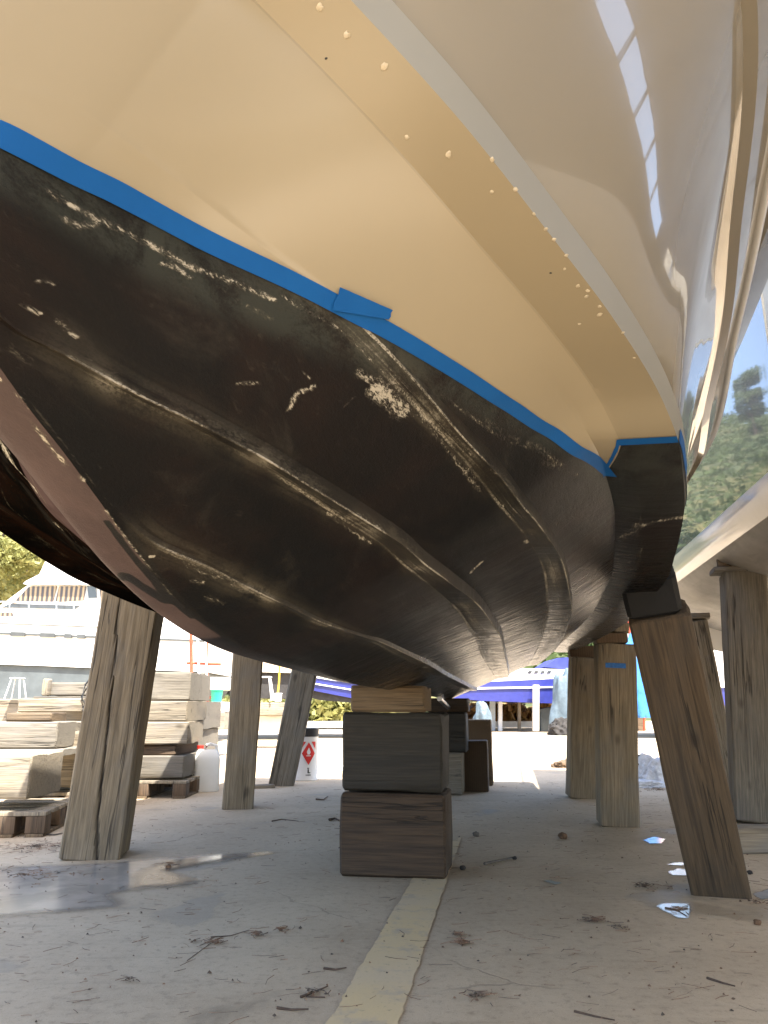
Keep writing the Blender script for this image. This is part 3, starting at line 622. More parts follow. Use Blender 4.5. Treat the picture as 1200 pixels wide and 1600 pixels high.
for sgn in (1, -1):
    b = len(tv); Q = T.copy(); Q[..., 0] *= sgn
    if sgn < 0: Q[..., 2] += HEEL * np.minimum(1, np.abs(Q[..., 0]) / 1.2)
    tv += Q.reshape(-1, 3).tolist()
    for i in range(nt - 1):
        for j in range(nrw - 1):
            q = (b + i * nrw + j, b + (i + 1) * nrw + j, b + (i + 1) * nrw + j + 1, b + i * nrw + j + 1); tf.append(q if sgn > 0 else q[::-1])
sv, sf_ = [], []
for sgn in (1, -1):       # the spray rail: a grey moulded strip standing up from the chine edge
    b = len(sv); rail = np.stack([cO, cO * .67 + cR * .33, cO * .33 + cR * .67, cR, lip], 1); rail[..., 0] *= sgn; rail[..., 2] += (HEEL * np.minimum(1, np.abs(rail[..., 0]) / 1.2) if sgn < 0 else 0); sv += rail.reshape(-1, 3).tolist()
    for i in range(nt - 1):
        for j in range(4): q = (b + i * 5 + j, b + (i + 1) * 5 + j, b + (i + 1) * 5 + j + 1, b + i * 5 + j + 1); sf_.append(q if sgn > 0 else q[::-1])
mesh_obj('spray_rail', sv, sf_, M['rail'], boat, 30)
ts = mesh_obj('topsides', tv, tf, M['gelcoat'], boat, 22)
# transom closing the stern
tr = [(float(P[0]), 8.0, float(P[2])) for P in list(PV[-1, ::4]) + [PV[-1, -1]]] + [(float(r[-1, 0]), 8.0, float(r[-1, 2])) for r in trow[1:-3]]
trp = tr + [(-x, y, z) for x, y, z in tr[::-1]]
mesh_obj('transom', trp, [tuple(range(len(trp)))], M['gelcoat'], boat)
# rub rails, coachroof
for sgn in (1, -1):
    bm = bmesh.new(); bm_tube(bm, [(sgn * (float(P[0]) + .006), float(P[1]), float(P[2]) + (HEEL if sgn < 0 else 0)) for P in cB[6::2]], .017, 10); fix(bm); bm_obj('rub_rail', bm, M['white_paint'], boat, 60)
bm = bmesh.new(); bm_prism(bm, [(-.62, 2.5), (.62, 2.5), (.5, 2.95), (-.5, 2.95)], 2.4, 6.4); fix(bm); bm_obj('coachroof', bm, M['white_paint'], boat)

# masking tape along the waterline
def tape_mat():
    k = NT('blue_masking_tape'); v = k.coord(); cr = k.noise(v, 300, 2, 0.5); f = k.noise(v, 14, 4, 0.6)
    c = k.mix(f, (0.003, 0.075, 0.26), (0.006, 0.10, 0.33)); k.bump(k.math('ADD', k.math('MULTIPLY', cr, 0.5), f), 0.25, 0.002)
    return k.out(c, 0.7, spec=0.2)
M['tape'] = tape_mat()
def strip(name, A, B, nrm, off, mat, parent, n_across=4):
    A, B, N = np.array(A), np.array(B), np.array(nrm); vs, fs = [], []
    m = n_across + 1
    for i in range(len(A)):
        for j in range(m):
            t = j / n_across; vs.append(tuple(A[i] * (1 - t) + B[i] * t + N[i] * off))
    for i in range(len(A) - 1):
        for j in range(n_across): fs.append((i * m + j, i * m + j + 1, (i + 1) * m + j + 1, (i + 1) * m + j))
    return mesh_obj(name, vs, fs, mat, parent, 50)
TW = .031; TR = []
for i in range(nu):
    u = UU[i]
    if u < .375 or u > 2.02: continue
    P = PV[i]; D = np.linalg.norm(np.diff(P, axis=0), axis=1); arc = np.concatenate([[0], np.cumsum(D)])
    sg_ = SGp[i]; j = next((j for j in range(nport - 1) if sg_[j] <= 0 < sg_[j + 1]), None)
    if j is None: continue
    t = -sg_[j] / (sg_[j + 1] - sg_[j]); a = arc[j] + t * D[j]
    f = lambda x: np.array([np.interp(x, arc, P[:, q]) for q in range(3)])
    wob = .0012 * mnoise.noise(Vector((u * 9, 1, 2)))
    TR.append([f(a - .001 + wob * .5 + (TW * (1.14 - .14 * float(ss(u, .5, 1.1))) + wob * .5) * k_ / 9) for k_ in range(10)])
def tape_run(sgn):
    Q = np.array(TR); vs, fs = [], []; m, n = Q.shape[:2]; off = []
    for i in range(m):
        a = Q[min(i + 1, m - 1), 4] - Q[max(i - 1, 0), 4]; b = Q[i, 9] - Q[i, 0]; nn = np.cross(a, b); nn /= np.linalg.norm(nn); nn = nn if nn[2] < 0 else -nn; off.append(nn)
    for i in range(m):
        for k_ in range(n): q = Q[i, k_] + off[i] * .0022; vs.append((sgn * q[0], q[1], q[2] + (HEEL * min(1, q[0] / 1.2) if sgn < 0 else 0)))
    for i in range(m - 1):
        for k_ in range(n - 1): fs.append((i * n + k_, i * n + k_ + 1, (i + 1) * n + k_ + 1, (i + 1) * n + k_))
    return mesh_obj('masking_tape', vs, fs, M['tape'], boat, 60)
tape_run(1)
tape_run(-1)           # starboard keeps its own run of tape
# a short torn end laid over the first run
pc = []
cA, cBp, cC, cD = (529, 448), (612, 484), (604, 498), (517, 484)
gridp = []
for i in range(9):
    for j in range(4):
        s_, t_ = i / 8, j / 3
        x = (cA[0] * (1 - s_) + cBp[0] * s_) * (1 - t_) + (cD[0] * (1 - s_) + cC[0] * s_) * t_
        y = (cA[1] * (1 - s_) + cBp[1] * s_) * (1 - t_) + (cD[1] * (1 - s_) + cC[1] * s_) * t_
        i2 = on_hull(x, y); o_ = wb(atS(x, y, float(PV[i2][1]))); n_ = hull_normal(*i2); d_ = (PV[i2] - np.array(o_)) @ n_
        q = np.array(o_) + n_ * (d_ + .0052); gridp.append(tuple(q))
mesh_obj('tape_end', gridp, [(i * 4 + j, i * 4 + j + 1, (i + 1) * 4 + j + 1, (i + 1) * 4 + j) for i in range(8) for j in range(3)], M['tape'], boat, 60)
# across the fillet and the chine flat, then up and along the side
iu = int(np.argmin(np.abs(UU - 1.80))); A_, B_, N_ = [], [], []
k0 = rows_flat0 - 8
for j in range(k0, nport):
    du = 33 * max(0.0, 1 - (j - k0) / 7.0); i = min(nu - 1, int(round(iu + du)))
    A_.append(PV[i, j]); dirv = PV[i - 4, j] - PV[i, j]; dirv /= np.linalg.norm(dirv); B_.append(PV[i, j] + dirv * .032); N_.append(hull_normal(i, j))
strip('masking_tape', A_, B_, N_, .0018, M['tape'], boat)
A_, B_, N_ = [], [], []
for i in range(nt):
    if UT[i] < 1.775: continue
    col_ = T[i]; col_ = np.concatenate([[cO[i], cR[i]], T[i]]); zz = col_[:18, 2]
    zl = max(ZWL, zz[0] + .001); f = lambda q: np.array([np.interp(q, zz, col_[:18, m_]) for m_ in range(3)])
    A_.append(f(zl)); B_.append(f(zl + .03)); N_.append(np.array([.95, -.2, -.25]))
strip('masking_tape', A_, B_, N_, .002, M['tape'], boat)
M['dab'] = plain('cream_filler', (0.50, 0.43, 0.31), .45, var=.15, scale=90)
# little blobs of filler along the chine
for x, y, r in [(502,12,7),(540,53,7),(598,104,7),(510,88,2.5),(635,217,5),(700,241,7),(765,250,5),(765,299,4),(806,297,5),(837,332,4),(852,355,4),(866,374,4.5),(883,401,4),(883,416,3),(904,447,4),(920,453,4.5),(919,464,4),(940,478,4),(938,491,5),(971,522,3),(905,505,3),(990,560,3),(862,425,2.5)]:
    i = on_hull(x, y); P = PV[i]; n_ = Vector(hull_normal(*i)); rr = r * float(PZ[i]) / F_PX * .8
    bm = bmesh.new(); bmesh.ops.create_uvsphere(bm, u_segments=10, v_segments=7, radius=rr)
    for v in bm.verts: v.co += Vector([mnoise.noise(v.co * 220 + Vector((x, y, 0))) for _ in range(3)]) * rr * .6; v.co.z *= .35
    q = n_.to_track_quat('Z', 'Y')
    for v in bm.verts: v.co = q @ v.co + Vector(P)
    bm_obj('filler_dab', bm, M['dab'] if r > 2.6 else M['black_ink'], boat, 60)
# shaft and propeller under the stern
bm = bmesh.new(); bm_tube(bm, [(.02, 6.6, .86), (.02, 8.05, .74)], .022, 10); fix(bm); bm_obj('propeller_shaft', bm, M['steel'], boat, 50)
bm = bmesh.new(); bm_prism(bm, [(-.015, .62), (.015, .62), (.02, .98), (-.02, .98)], 8.02, 8.30); fix(bm); bm_obj('rudder', bm, M['black_bottom'], boat)
# bow plate joining the two sides of the stem
bp_ = [tuple(PV[0, j]) for j in range(0, nport - 1, 9)] + [tuple(cO[0])] + [tuple(T[0, j]) for j in range(nrw - 3)]; n_ = len(bp_)
mesh_obj('stem_plate', bp_ + [(-x, y, z) for x, y, z in bp_], [(j, j + 1, n_ + j + 1, n_ + j) for j in range(n_ - 1)], M['gelcoat'], boat, 40)

# ------------------------------------------------------------------ timbers: props, keel blocks
def timber_mesh(name, length, w, d, mat, bev=.012, rough=.007, seed=0, groove=None):
    """squared timber along local z, centred in x and y, base at z = 0"""
    nz = max(3, int(length / .07)); na = 45 if groove else 7; vs, fs, ck = [], [], []
    ring = []
    def side(a, b):
        return [(a[0] * (1 - t) + b[0] * t, a[1] * (1 - t) + b[1] * t) for t in np.linspace(0, 1, na)]
    x, y = w / 2, d / 2
    cs = [((-x + bev, -y), (x - bev, -y)), ((x, -y + bev), (x, y - bev)), ((x - bev, y), (-x + bev, y)), ((-x, y - bev), (-x, -y + bev))]
    for a, b in cs: ring += side(a, b)
    n = len(ring); off = Vector((seed * 13.7, seed * 7.1, seed * 3.3))
    zs = [0] + list(np.linspace(bev * .8, length - bev * .8, nz)) + [length]
    for iz, z in enumerate(zs):
        k = 1 - (bev * .9 / max(w, d) * 2 if iz in (0, len(zs) - 1) else 0)
        for px, py in ring:
            p = Vector((px * k, py * k, z)); q = p + off
            wv = mnoise.noise(Vector((q.x * 6, q.y * 6, q.z * 1.2))) * rough * 1.6 + mnoise.noise(Vector((q.x * 40, q.y * 40, q.z * 5))) * rough * .6
            e = Vector((px, py, 0)).normalized(); p = p + e * wv
            if groove:
                gx, gw, gd, z0_, z1_ = groove
                cx = gx + .05 * mnoise.noise(Vector((0, 0, z * 1.3)) + off) + .010 * mnoise.noise(Vector((0, 0, z * 9)) + off) - .04 * z
                g_ = max(0, 1 - abs(px - cx) / (gw * (.75 + .6 * mnoise.noise(Vector((3, 0, z * 4)) + off)))) if abs(py + d / 2) < bev * 1.1 and z0_ < z < z1_ else 0
                p.y += gd * g_; ck.append(min(1, g_ * 2))
            if iz in (0, len(zs) - 1): p.z += mnoise.noise(q * 18) * rough * .8
            vs.append(tuple(p))
    m = len(zs)
    for i in range(m - 1):
        for j in range(n): fs.append((i * n + j, i * n + (j + 1) % n, (i + 1) * n + (j + 1) % n, (i + 1) * n + j))
    fs.append(tuple(range(n))[::-1]); fs.append(tuple((m - 1) * n + j for j in range(n)))
    me = bpy.data.meshes.new(name); me.from_pydata(vs, [], fs); me.materials.append(mat); me.shade_smooth(); me.set_sharp_from_angle(angle=math.radians(38))
    if groove: a = me.attributes.new('crack', 'FLOAT', 'POINT'); a.data.foreach_set('value', np.array(ck, np.float32))
    return me
_seed = [1]
def prop(name, label, foot, top, w, d, yaw, mat, cat='timber prop', group=None, groove=None):
    """a post from foot (on the slab) to top, its front face turned by yaw"""
    _seed[0] += 1
    foot, top = Vector(foot), Vector(top); ax = (top - foot); Ln = ax.length; zax = ax.normalized()
    fwd = Vector((math.sin(-yaw), math.cos(yaw), 0)); xax = fwd.cross(zax).normalized(); yax = zax.cross(xax)
    me = timber_mesh(name, Ln, w, d, mat, seed=_seed[0], groove=groove)
    o = bpy.data.objects.new(name, me); COL.objects.link(o)
    o.matrix_world = Matrix(((xax.x, yax.x, zax.x, foot.x), (xax.y, yax.y, zax.y, foot.y), (xax.z, yax.z, zax.z, foot.z), (0, 0, 0, 1)))
    tag(o, label, cat, group); return o
def beam(name, label, c, size, yaw, mat, cat='timber block', group=None, grain='x', bev=.01, rough=.004, pitch=0.0):
    """a squared block lying flat: c is the middle of its base, size along/across/up, grain along local x or y"""
    _seed[0] += 1; lx, ly, lz = size
    if grain == 'x':
        me = timber_mesh(name, lx, ly, lz, mat, bev=min(bev, lz * .2), rough=rough, seed=_seed[0])
        R = Matrix.Rotation(yaw, 4, 'Z') @ Matrix.Rotation(pitch, 4, 'Y') @ Matrix(((0, 0, 1, -lx / 2), (1, 0, 0, 0), (0, 1, 0, lz / 2), (0, 0, 0, 1)))
    else:
        me = timber_mesh(name, ly, lx, lz, mat, bev=min(bev, lz * .2), rough=rough, seed=_seed[0])
        R = Matrix.Rotation(yaw, 4, 'Z') @ Matrix.Rotation(pitch, 4, 'Y') @ Matrix(((-1, 0, 0, 0), (0, 0, 1, -ly / 2), (0, 1, 0, lz / 2), (0, 0, 0, 1)))
    o = bpy.data.objects.new(name, me); COL.objects.link(o); o.matrix_world = Matrix.Translation(Vector(c)) @ R
    tag(o, label, cat, group); return o
GP = 'timber props holding up the motor boat'
def mid(a, b, back, yaw):  # foot centre from two front corners
    a, b = Vector(a), Vector(b); m_ = (a + b) / 2; return m_ + Vector((-math.sin(yaw), math.cos(yaw), 0)) * back
# L1: nearest prop on the left
f = mid(onz(96, 1343), onz(178, 1347), .155, .12); t = atS(209, 950, 4.22); ax = (t - Vector(f)); t = Vector(f) + ax * (1.50 / ax.z)
prop('timber_prop', 'thick weathered timber prop at left with one long drying crack down its face', f, t, .315, .30, .14, M['wood_post'], group=GP, groove=(.02, .009, .020, .0, 1.42))
b_ = wb(t); beam('timber_wedge', 'brown timber packing piece on top of the cracked left prop', bw(b_.x + .19, b_.y, t.z + .004), (.62, .2, .10), -PSI, M['wood_brown'], 'wedge')
# L2, L3
f = mid(onz(348, 1264), onz(392, 1266), .12, .1); t = atS(388, 1022, 6.3); ax = t - Vector(f); t = Vector(f) + ax * (1.42 / ax.z)
prop('timber_prop', 'slim upright timber prop behind the white jerrycan, second from left', f, t, .245, .24, .16, M['wood_post'], group=GP)
b_ = wb(t); beam('timber_wedge', 'timber packing piece on top of the slim upright left prop', bw(b_.x + .16, b_.y, t.z + .004), (.5, .2, .09), -PSI, M['wood_brown'], 'wedge')
f = mid(onz(420, 1228), onz(456, 1229), .12, .05); t = atS(476, 1050, 8.0); ax = t - Vector(f); t = Vector(f) + ax * (1.36 / ax.z)
prop('timber_prop', 'grey timber prop leaning to the right in front of the white drum', f, t, .262, .24, .10, M['wood_grey'], group=GP)
b_ = wb(t); beam('timber_wedge', 'timber packing piece on top of the leaning grey left prop', bw(b_.x + .12, b_.y, t.z + .004), (.5, .2, .09), -PSI, M['wood_brown'], 'wedge')
# R1: leaning prop at right with a rubber pad
f = mid(onz(1084, 1403), onz(1174, 1401), .12, -.33); t = atS(1027, 953, 3.44)
prop('timber_prop', 'dark brown timber prop leaning left under the black rubber pad', f, t, .245, .24, -.36, wood('brown_prop_wood', (0.075, 0.052, 0.030), (0.028, 0.019, 0.011), grey=0.3), group=GP)
ax = (t - Vector(f)).normalized()
me = timber_mesh('rubber_pad', .17, .225, .22, M['rubber'], bev=.02, rough=.006, seed=50)
o = bpy.data.objects.new('rubber_pad', me); COL.objects.link(o); fw = Vector((0.352, .936, 0)); xa = fw.cross(ax).normalized(); ya = ax.cross(xa); q = t + ax * .002 + xa * -.012
o.matrix_world = Matrix(((xa.x, ya.x, ax.x, q.x), (xa.y, ya.y, ax.y, q.y), (xa.z, ya.z, ax.z, q.z), (0, 0, 0, 1)))
tag(o, 'black rubber pad between the leaning right prop and the hull', 'pad')
# R2 with the blue mark, R3
f = mid(onz(940, 1292), onz(1001, 1294), .12, -.1); t = atS(960, 1007, 5.85)
p2 = prop('timber_prop', 'upright timber prop with a blue paint mark near its top', f, t, .262, .24, -.12, M['wood_post'], group=GP)
bm = bmesh.new(); bm_box(bm, -.085, .055, -.1285, -.1225, 0, .035, .002); mk = bm_obj('paint_mark', bm, M['blue_mark'], p2); mk.location = (0, 0, (t - Vector(f)).length - .17)
b_ = wb(t); beam('timber_wedge', 'brown wedge on top of the prop with the blue mark', t + Vector((-.02, .02, .003)), (.22, .2, .075), -PSI, M['wood_brown'], 'wedge', grain='y')
beam('timber_wedge', 'pale chock beside the brown wedge on the blue-marked prop', t + Vector((.045, -.02, .082)), (.11, .16, .07), -PSI, M['wood_pale'], 'wedge', grain='y')
f = mid(onz(895, 1248), onz(938, 1250), .14, -.05); t = atS(916, 1028, 7.5)
prop('timber_prop', 'short sunlit timber prop farthest back on the right under the stern', f, t, .285, .26, -.10, M['wood_post'], group=GP)
beam('timber_wedge', 'dark brown packing block on the sunlit rear prop', t + Vector((0, .02, .003)), (.30, .26, .10), -PSI, M['wood_brown'], 'wedge', grain='y')
# props under the neighbouring yacht
GN = 'timber props under the neighbouring yacht'
f = mid(onz(1153, 1288), onz(1222, 1290), .14, -.25); t = atY(1160, 897, 5.95)
prop('timber_prop', 'upright grey timber prop at the right edge under the neighbouring yacht', f, t, .30, .28, -.28, M['wood_grey'], group=GN)
beam('timber_wedge', 'thin board lying on the right-edge prop under the neighbouring yacht', t + Vector((-.03, -.04, .003)), (.42, .24, .035), -.25, M['wood_grey'], 'wedge')
beam('timber_wedge', 'pale wedge tilted on the thin board of the right-edge prop', t + Vector((-.07, -.05, .045)), (.26, .17, .07), -.4, M['wood_cap'], 'wedge', pitch=-.06)
f = onz(1150, 1240) + Vector((0, .1, 0)); t = atY(1088, 968, 7.5)
prop('timber_prop', 'thin grey prop leaning behind the dark right prop under the neighbouring yacht', f, t, .18, .17, -.3, M['wood_grey'], group=GN)
beam('timber_wedge', 'small pad board on top of the thin grey leaning prop', t + Vector((0, 0, .003)), (.24, .2, .05), -.3, M['wood_grey'], 'wedge')
beam('timber_offcut', 'short pale timber lying on the slab beside the leaning right prop', onz(1205, 1336) + Vector((.12, .12, .003)), (.62, .17, .13), .08, M['wood_pale'], 'timber')

# keel blocks
GK = 'timber blocks stacked under the keel'
def kblock(label, px0, px1, ytop, ybot, s, depth, mat, gap=.0, cat='keel block', grain='x', zb=None):
    a, b = wb(atS(px0, ybot, s)), wb(atS(px1, ybot, s)); zt = wb(atS((px0 + px1) / 2, ytop, s)).z; z0_ = a.z if zb is None else zb
    o = beam('keel_block', label, bw((a.x + b.x) / 2, s + depth / 2, max(0.0, z0_)), (b.x - a.x, depth, zt - max(0.0, z0_) - gap), -PSI, mat, cat, GK, grain, bev=.014, rough=.010); return o, zt
s1 = wb(onz(615, 1373)).y
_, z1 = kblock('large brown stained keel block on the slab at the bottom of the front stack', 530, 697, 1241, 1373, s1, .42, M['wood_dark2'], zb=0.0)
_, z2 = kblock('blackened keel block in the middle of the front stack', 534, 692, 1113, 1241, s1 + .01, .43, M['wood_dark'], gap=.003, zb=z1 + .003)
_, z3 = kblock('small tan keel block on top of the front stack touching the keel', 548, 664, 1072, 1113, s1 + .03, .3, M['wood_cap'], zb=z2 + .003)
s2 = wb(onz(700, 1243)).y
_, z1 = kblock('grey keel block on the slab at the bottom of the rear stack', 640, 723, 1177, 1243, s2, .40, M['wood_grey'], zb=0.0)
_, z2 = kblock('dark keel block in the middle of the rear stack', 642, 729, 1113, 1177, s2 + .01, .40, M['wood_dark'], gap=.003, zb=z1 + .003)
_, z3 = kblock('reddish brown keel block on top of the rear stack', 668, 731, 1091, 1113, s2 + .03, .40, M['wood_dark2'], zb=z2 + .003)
s3 = s2 + .35
beam('timber_block', 'brown timber block standing right of the rear keel stack', atS(745, 1241, s3) * Vector((1, 1, 0)) + Vector((.02, .2, 0)) if False else Vector((atS(746, 1240, s3).x, atS(746, 1240, s3).y + .12, 0)), (.25, .24, .47), -PSI, M['wood_dark2'], 'timber block', None, 'y')
beam('timber_block', 'tan timber block standing behind the brown block by the rear keel stack', Vector((atS(752, 1225, s3 + .6).x, atS(752, 1225, s3 + .6).y + .12, 0)), (.28, .26, .66), -PSI, M['wood_cap'], 'timber block', None, 'y')

# ------------------------------------------------------------------ litter on the slab
def twig(pix, rad, mat, label, name='twig', cat='twig', forks=()):
    bm = bmesh.new(); P = [onz(x, y, 0) for x, y in pix]; pts = [p + Vector((mnoise.noise(p * 20) * .004, 0, rad * 1.05)) for p in P]
    bm_tube(bm, pts, [rad * (1.1 - .6 * i / max(1, len(pts) - 1)) for i in range(len(pts))], 6)
    for fk in forks: bm_tube(bm, [onz(x, y, 0) + Vector((0, 0, rad * .9)) for x, y in fk], rad * .55, 5)
    fix(bm); c = sum(P, Vector()) / len(P)
    for v in bm.verts: v.co -= c
    o = bm_obj(name, bm, mat, None, 60); o.location = c; tag(o, label, cat); return o
M['twig'] = plain('dry_twig', (0.075, 0.05, 0.035), 0.9, var=.4, scale=30)
M['twig_grey'] = plain('grey_twig', (0.11, 0.095, 0.08), 0.9, var=.3, scale=30)
twig([(757, 1352), (780, 1347), (806, 1341)], 0.0072, M['twig_grey'], 'thick grey twig lying right of the front keel stack')
twig([(722, 1479), (724, 1470), (717, 1462)], 0.0024, M['twig'], 'short twig in the leaf clump right of the yellow line')
twig([(470, 1560), (490, 1553), (512, 1543)], 0.0036, M['twig'], 'forked twig at the left edge of the yellow line', forks=[[(478, 1559), (508, 1560)]])
twig([(432, 1577), (455, 1580), (482, 1579)], 0.0036, M['twig'], 'straight brown twig left of the forked twig')
twig([(506, 1515), (525, 1517), (540, 1514)], 0.0036, M['twig'], 'curled twig just left of the middle of the yellow line')
twig([(330, 1465), (360, 1463), (390, 1454)], 0.0018, M['twig'], 'long brown twig on the slab left of the yellow line', forks=[[(352, 1463), (312, 1478)], [(330, 1474), (292, 1502)]])
twig([(70, 1305), (85, 1306), (100, 1303)], 0.0060, M['twig_grey'], 'grey stick beside the pallet at the far left')
twig([(494, 1250), (505, 1251), (512, 1246)], 0.0072, M['twig'], 'dark bark curl left of the front keel stack')
twig([(515, 1283), (523, 1281), (530, 1284)], 0.0096, M['twig'], 'dark bark chip touching the front keel stack on its left')
twig([(425, 1284), (440, 1281), (466, 1284)], 0.0042, M['twig'], 'curved twig between the slim prop and the keel stack')
twig([(1040, 1421), (1056, 1424), (1075, 1422)], 0.0048, M['twig'], 'black twig lying in the white puddle by the leaning prop', forks=[[(1058, 1424), (1074, 1434)]])
twig([(897, 1582), (930, 1590), (960, 1596)], 0.0030, M['twig'], 'thin twig at the bottom edge right of the yellow line')
twig([(1105, 1530), (1130, 1538), (1150, 1543)], 0.0036, M['twig'], 'brown twig on the stained slab at lower right')
def stone(pix, r, mat, label, cat='stone'):
    bm = bmesh.new(); bmesh.ops.create_icosphere(bm, subdivisions=3, radius=r)
    for v in bm.verts:
        v.co *= 1 + .35 * mnoise.noise(v.co / r * 1.3 + Vector((pix[0], 0, 0))) + .12 * mnoise.noise(v.co / r * 4); v.co.z *= .75
    o = bm_obj('stone' if cat == 'stone' else cat.replace(' ', '_'), bm, mat, None, 60); P = onz(*pix, 0); o.location = P + Vector((0, 0, r * .6)); tag(o, label, cat); return o
M['cone'] = plain('pine_cone_scales', (0.19, 0.11, 0.06), 0.9, var=.6, scale=40, bump=1.0)
stone((880, 1311), .028, M['cone'], 'brown pine cone on the slab in front of the blue-marked prop', 'pine cone')
stone((723, 1359), .016, M['dark_blob'], 'small dark stone at the right foot of the front keel stack')
stone((744, 1307), .022, M['twig_grey'], 'flat grey stone right of the front keel stack')
stone((804, 1343), .012, M['dark_blob'], 'small black stone beside the thick grey twig')
stone((263, 1358), .016, M['cone'], 'small brown pebble in the puddle at left')
stone((1184, 1445), .014, M['cone'], 'orange pebble at the right edge of the slab')
stone((1172, 1366), .014, M['dark_blob'], 'dark pebble behind the foot of the leaning right prop')
# uncountable needles, crumbs and leaf bits
def litter():
    vs, fs = [], []
    def needle(x, y, ang, ln, w_, z, curve=0.0):
        b = len(vs); d = Vector((math.cos(ang), math.sin(ang), 0)); n = Vector((-d.y, d.x, 0)); pts = []
        for t in (-.5, 0, .5):
            c = Vector((x, y, z)) + d * (ln * t) + n * (curve * (t * t * 4 - 1) * ln * .25); pts.append(c)
        for c in pts:
            vs.extend([tuple(c - n * w_), tuple(c + n * w_), tuple(c + Vector((0, 0, w_ * 1.7)))])
        for i in (0, 1):
            a = b + i * 3
            for q in ((0, 1), (1, 2), (2, 0)): fs.append((a + q[0], a + q[1], a + 3 + q[1], a + 3 + q[0]))
        fs.append((b, b + 2, b + 1)); fs.append((b + 6, b + 7, b + 8))
    def crumb(x, y, r):
        b = len(vs)
        for k in range(5):
            a = k * 1.2566 + rng.uniform(-.4, .4); vs.append((x + math.cos(a) * r * rng.uniform(.6, 1.3), y + math.sin(a) * r * rng.uniform(.6, 1.3), .004))
        vs.append((x, y, .004 + r * rng.uniform(.5, 1.2)))
        for k in range(5): fs.append((b + k, b + (k + 1) % 5, b + 5))
    for _ in range(6500):
        y = 1.2 + 8 * rng.random() ** 1.6; x = rng.uniform(-.75, .8) * y
        dens = .5 + .8 * mnoise.noise(Vector((x * 1.6, y * 1.6, 3))) + .35 * mnoise.noise(Vector((x * 5, y * 5, 9)))
        if rng.random() > dens: continue
        if rng.random() < .62: needle(x, y, rng.normal(.15, .75), rng.uniform(.02, .085), rng.uniform(.0004, .0009), .005, rng.uniform(-.5, .5))
        else: crumb(x, y, rng.uniform(.0018, .006) * (1.4 if rng.random() < .12 else 1))
    for px, py, R_, n in [(930, 1440, .045, 70), (722, 1475, .022, 45), (715, 1462, .02, 20), (330, 1476, .09, 30), (400, 1462, .035, 22), (745, 1560, .06, 25), (1060, 1424, .05, 18), (265, 1352, .08, 30), (40, 1368, .28, 90), (1180, 1412, .06, 25), (970, 1452, .05, 14), (200, 1535, .025, 9), (490, 1555, .05, 14), (60, 1325, .35, 200), (440, 1455, .05, 25), (580, 1300, .3, 60), (1010, 1386, .1, 40), (1030, 1235, .2, 80)]:
        P = onz(px, py, 0)
        for _ in range(n):
            a = rng.uniform(0, 6.283); r = abs(rng.normal(0, .5)) * R_; x, y = P.x + math.cos(a) * r * 1.3, P.y + math.sin(a) * r
            if rng.random() < .75: needle(x, y, rng.uniform(0, 3.14), rng.uniform(.02, .06), rng.uniform(.0006, .0014), .005 + rng.random() * .010 * max(0, 1 - r / R_), rng.uniform(-.8, .8))
            else: crumb(x, y, rng.uniform(.003, .008))
    k = NT('dry_needles_and_crumbs'); v = k.coord(); f = k.noise(v, 9, 3, .6); g = k.noise(v, 60, 2, .5)
    c = k.mix(k.step(f, .4, .6), (0.07, 0.055, 0.042), (0.19, 0.11, 0.065)); c = k.mix(k.step(g, .6, .75), c, (0.24, 0.19, 0.13))
    o = mesh_obj('leaf_litter', vs, fs, k.out(c, .9)); tag(o, 'dry pine needles and crumbs scattered over the concrete slab', 'litter', kind='stuff')
litter()
# ------------------------------------------------------------------ the neighbouring yacht at right
nb = empty('neighbour_yacht', bw(0, 0, 0), -PSI); tag(nb, 'large glossy yacht close by on the right with grey bottom paint and white boot stripe', 'yacht')
def hullmat():
    k = NT('glossy_dark_topsides'); v = k.coord(); z = k.sep(v)[2]
    c = k.mix(k.noise(v, 2, 3, .5), (0.15, 0.15, 0.148), (0.18, 0.18, 0.175))
    k.bump(k.noise(k.coord('Object', (1, 3, .35)), 2.2, 3, .5), 0.035, 0.02)
    return k.out(c, 0.05, spec=0.9, coat=1.0, coatr=0.02)
M['gloss'] = hullmat()
M['bow_grey'] = plain('grey_bow_paint', (0.34, 0.32, 0.28), .3, var=.08)  # unseen bow, greyed so its reflection in the motor boat shows no edge
M['stripe_white'] = plain('white_boot_stripe', (0.82, 0.80, 0.74), 0.15, var=.03, coat=.6)
def scuffed():
    k = NT('scuffed_grey_antifouling'); v = k.coord(); a = k.n("ShaderNodeMapping"); a.inputs["Scale"].default_value = (14, 1.6, 3); tc = k.n("ShaderNodeTexCoord"); k.l(tc.outputs["Object"], a.inputs[0])
    s_ = k.noise(a.outputs[0], 1.6, 6, .65, .5); b = k.noise(v, 2.5, 6, .65); c = k.mix(k.step(b, .35, .7), (0.36, 0.34, 0.31), (0.50, 0.475, 0.44)); c = k.mix(k.math('MULTIPLY', k.step(s_, .5, .75), .5), c, (0.25, 0.23, 0.21))
    return k.out(c, .6)
M['scuffed'] = scuffed()
NS = NSA = np.concatenate([np.linspace(-3.2, 1, 30), np.linspace(1.2, 9.2, 60)])
npl = pchip([-3.2, -1.5, 0, 2, 4, 9.2], [3.6, 2.7, 2.35, 2.2, 2.15, 2.12])     # plan of the near side at the waterline
M['canvas'] = plain('grey_canvas', (0.34, 0.33, 0.31), 0.85, var=.1)  # cloth colour of the added screens and sun block
zsh = pchip([-3.2, .2, .9, 1.17, 1.33, 1.56, 1.94, 2.29, 3.42, 4.3, 9.2], [3.1, 2.85, 2.62, 2.47, 2.39, 2.30, 2.225, 2.195, 2.16, 2.145, 2.13])   # unseen bow sheer, curved to lay the reflected strip on the motor boat
